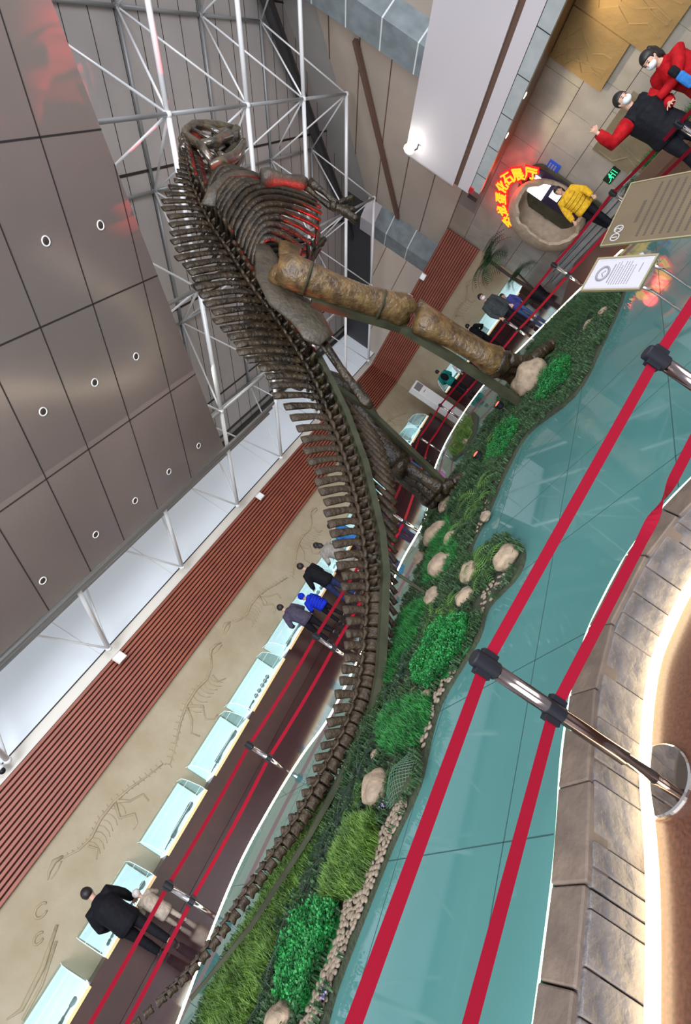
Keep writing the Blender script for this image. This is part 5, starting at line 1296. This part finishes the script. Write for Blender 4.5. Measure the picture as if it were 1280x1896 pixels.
    if cap is None:
        mb.ball(hc+RH @ V((-.016*hk, 0, .028*hk)), (.098*hk, .088*hk, .106*hk), 18, 14, rot=RH)
        if hair != 'short': mb.ball(hc+RH @ V((-.05*hk, 0, -.03*hk)), (.065*hk, .085*hk, .11*hk), 14, 10, rot=RH)
        if hair == 'ponytail': mb.tube([hc+RH @ V(q)*hk for q in ((-.09, 0, .06), (-.15, 0, .05), (-.18, 0, -.02), (-.17, 0, -.13), (-.15, 0, -.2))], [.02*hk, .035*hk, .04*hk, .032*hk, .01*hk], 10)
        if hair == 'long': mb.tube([hc+RH @ V(q)*hk for q in ((-.06, 0, .03), (-.085, 0, -.08), (-.08, 0, -.2))], [.06*hk, .075*hk, .045*hk], 12)
        o = mb.build('hair', 'hair', r, smooth=True)
        # fringe line: cut the face opening by flattening the front
        for v in o.data.vertices:
            q = RH.transposed() @ (v.co-hc)
            if q.x > .035*hk and q.z < .045*hk: q.x = .035*hk-(q.x-.035*hk)*.2; v.co = hc+RH @ q
    else:
        mb.ball(hc+RH @ V((-.012*hk, 0, .03*hk)), (.105*hk, .098*hk, .108*hk), 18, 14, rot=RH); o = mb.build('hat', cap, r, smooth=True)
        for v in o.data.vertices:
            q = RH.transposed() @ (v.co-hc)
            if q.x > .04*hk and q.z < .05*hk: q.x = .04*hk; v.co = hc+RH @ q
    if mask:
        mb = MB(); mb.ball(hc+RH @ V((.055*hk, 0, -.042*hk)), (.054*hk, .062*hk, .052*hk), 16, 10, rot=RH)
        o = mb.build('face_mask', 'mask', r, smooth=True)
        MB().tube([hc+RH @ V((.06*hk, .05*hk, -.03*hk)), hc+RH @ V((.0, .083*hk, -.005*hk))], .003*hk, 5).tube([hc+RH @ V((.06*hk, -.05*hk, -.03*hk)), hc+RH @ V((.0, -.083*hk, -.005*hk))], .003*hk, 5).build('mask_loop', 'mask', r)
    # jacket
    p_ = puffy; mb = MB(); hz = hem
    mb.tube([V((0, 0, hz*k)), V((0, 0, (hz+.06)*k)), up(0, 0, 1.0), up(0, 0, 1.15), up(.0, 0, 1.28), up(0, 0, 1.38), up(0, 0, 1.455)], [.165*k*p_, .18*k*p_, .165*k*p_, .172*k*p_, .178*k*p_, .145*k, .078*k], 18, flat=1.0)
    for s_ in (1, -1):
        pts = [nb-V((0, 0, .06*k)), sh[s_], sh[s_].lerp(elb[s_], .5), elb[s_], elb[s_].lerp(hand[s_], .5), elb[s_].lerp(hand[s_], .93)]
        rr = [.085*k, .085*k*p_, .070*k*p_, .062*k*p_, .056*k*p_, .044*k*p_]
        if sleeves is None: mb.tube(pts, rr, 12)
        else:
            mb.tube(pts[:2], rr[:2], 12); MB().tube(pts[1:], rr[1:], 12).build('sleeve', sleeves, r, smooth=True)
    if hood: mb.tube([up(-.09, -.08, 1.44), up(-.14, 0, 1.42), up(-.09, .08, 1.44)], [.05*k, .07*k, .05*k], 10)
    mb.tube([up(.05*cos(t*.63), .07*sin(t*.63), 1.46) for t in range(11)], .026*k, 8)
    o = mb.build('jacket', jacket, r); remesh(o, .014*k, 3)
    if quilt:
        mb = MB()
        for z in (.90, 1.0, 1.1, 1.2, 1.3):
            c_ = up(0, 0, z); rr = .172*k*p_+.003
            ax = (up(0, 0, z+.1)-up(0, 0, z)).normalized(); e1 = V((cos(la), 0, -sin(la))); e2 = V((0, 1, 0))
            mb.tube([c_+e1*rr*cos(t*pi/12)+e2*rr*sin(t*pi/12) for t in range(25)], .005*k, 5)
        mb.build('quilting_seams', trousers, r)
    # trousers or skirt, shoes
    mb = MB(); mb.tube([V((0, 0, .98*k)), V((0, 0, .86*k))], [.15*k, .155*k], 14)
    for s_ in (1, -1): mb.tube([hips[s_]+V((0, 0, .04*k)), hips[s_].lerp(knee[s_], .5), knee[s_], knee[s_].lerp(feet[s_], .5), feet[s_]+V((0, 0, .02*k))], [.105*k, .095*k, .075*k, .07*k, .062*k], 12)
    o = mb.build('trousers', trousers, r); remesh(o, .016*k, 2)
    for s_ in (1, -1):
        f = feet[s_]; mb = MB(); mb.tube([f+V((-.075*k, 0, -.035*k)), f+V((-.06*k, 0, -.028*k)), f+V((.04*k, 0, -.028*k)), f+V((.13*k, 0, -.04*k)), f+V((.185*k, 0, -.048*k))], [.03*k, .046*k, .048*k, .040*k, .02*k], 12)
        mb.box((f.x-.09*k, f.y-.045*k, 0), (f.x+.19*k, f.y+.045*k, .02*k)); mb.build('shoe', shoes, r, smooth=False)
    if backpack:
        mb = MB(); mb.ball(up(-.22, 0, 1.2), (.10*k, .14*k, .20*k), 16, 12); mb.build('backpack', backpack, r, smooth=True)
    return r, hand, k
fl = 0.0
case_h = {1: (.42, .18, 1.02), -1: (.42, -.18, 1.02)}
U2 = pi/2
person((.36, 12.72, 0), U2-.15, 1.93, 'big man in a black jacket bending over a case at the lower left', 'black_cloth', 'black_cloth', lean=16, hands={1: (.4, .2, .95), -1: (.45, -.25, .85)}, hem=.72, puffy=1.22, stride=.14)
person((.78, 12.85, 0), U2, 1.05, 'small child in a beige coat and pale hood beside the man in black', 'beige_cloth', 'beige_cloth', lean=6, hands={1: (.42, .2, 1.2), -1: (.42, -.2, 1.2)}, child=True, cap='white_cloth', hem=.5, puffy=1.35, shoes='shoe_white')
person((7.75, 12.66, 0), U2-.1, 1.86, 'person in a purple-grey jacket leaning over a lit case left of the blue-jacketed child', 'purple_cloth', 'black_cloth', lean=24, hands=case_h, puffy=1.15)
person((8.42, 12.62, 0), U2, 1.46, 'child in a bright blue padded jacket looking into a case', 'blue_cloth', 'black_cloth', lean=22, hands=case_h, child=True, puffy=1.3, quilt=True, hood=True, cap='blue_cloth')
person((9.15, 12.50, 0), U2-.1, 2.0, 'tall man in a black jacket and dark trousers right of the blue-jacketed child', 'black_cloth', 'navy_cloth', lean=12, hands=case_h, puffy=1.15)
person((10.35, 12.58, 0), U2, 1.98, 'person in a long beige-grey coat stooping over a case left of the tail spines', 'grey_cloth', 'beige_cloth', lean=22, hands=case_h, hem=.55, puffy=1.1, hair='long')
person((11.25, 12.55, 0), U2, 1.92, 'person in a blue jacket and blue jeans seen between the tail spines', 'sky_cloth', 'denim', lean=14, hands=case_h, puffy=1.15)
person((12.75, 12.55, 0), U2+.2, 1.96, 'person in a pale lilac top standing behind the upper tail spines', 'white_cloth', 'navy_cloth', lean=6)
person((16.35, 12.45, 0), U2-.2, 1.76, 'visitor in black with a pink bag beside the visitor in white', 'black_cloth', 'denim', lean=10, hands=case_h, backpack='pink_cloth', puffy=1.1)
person((17.05, 12.75, 0), U2, 1.82, 'visitor in a white jacket standing at the two lit cases near the white air conditioner', 'white_cloth', 'black_cloth', lean=10, hands=case_h, puffy=1.2)
person((21.5, 11.55, 0), .5, 1.74, 'visitor in a teal green jacket at the corner case behind the leg', 'teal_cloth', 'black_cloth', lean=12, hands=case_h, backpack='black_cloth', puffy=1.2)
person((21.9, 10.9, 0), .3, 1.50, 'child in a pale top next to the teal-jacketed visitor', 'white_cloth', 'navy_cloth', lean=4, child=True)
person((21.9, 9.3, 0), .3, 1.92, 'person in black bending low over the end wall case behind the leg', 'black_cloth', 'black_cloth', lean=38, hands=case_h, puffy=1.1)
person((17.8, 6.48, 0), -2.5, 2.0, 'man in a dark grey sweater and face mask standing facing the skeleton', 'darkgrey_cloth', 'black_cloth', mask=True, hands={1: (.16, .22, .86), -1: (.16, -.22, .86)}, puffy=1.1)
person((19.2, 6.55, 0), -2.9, 1.36, 'child in a blue patterned jacket beside the masked man in dark grey', 'camo_cloth', 'denim', child=True, lean=10, puffy=1.2, shoes='shoe_white')
p = W(14.0, 10.3, 0)
person((p.x, p.y, 0), BD+2.2, 1.90, 'person in a yellow quilted jacket standing before the eggshell doorway', 'yellow_cloth', 'black_cloth', lean=6, quilt=True, puffy=1.3, hair='long', hands={1: (.2, .34, .9), -1: (.25, -.3, .88)}, stride=.2, shoes='shoe_white')
rw, hw_, kw = person((11.15, -.22, 0), 2.55, 1.98, 'woman in a red jacket with ponytail and face mask hugging the child in black', 'red_cloth', 'black_cloth', mask=True, hair='ponytail', lean=16, hands={1: (.50, -.12, 1.22), -1: (.34, -.30, 1.12)}, fine=True, puffy=1.12, head_pitch=6)
rc, hc_, kc = person((10.8, .42, 0), 3.75, 1.93, 'masked child in a black vest with red sleeves, one open hand stretched out', 'black_cloth', 'black_cloth', mask=True, hands={1: (.25, .1, 1.1), -1: (.02, -.50, 1.66)}, sleeves='red_cloth', fine=True, puffy=1.35, quilt=False, lean=-4, head_pitch=0)
r = empty('shoulder_bag', (10.75, -.12, 0)); tag(r, 'black and bright blue bag held between the woman in red and the child', 'bag')
b = MB().box((-.13, -.06, 1.12), (.13, .06, 1.38)).build('pouch', 'sky_cloth', r); bevel(b, .03); b = MB().box((-.12, -.055, 1.38), (.12, .055, 1.52)).build('flap', 'black_cloth', r); bevel(b, .03)
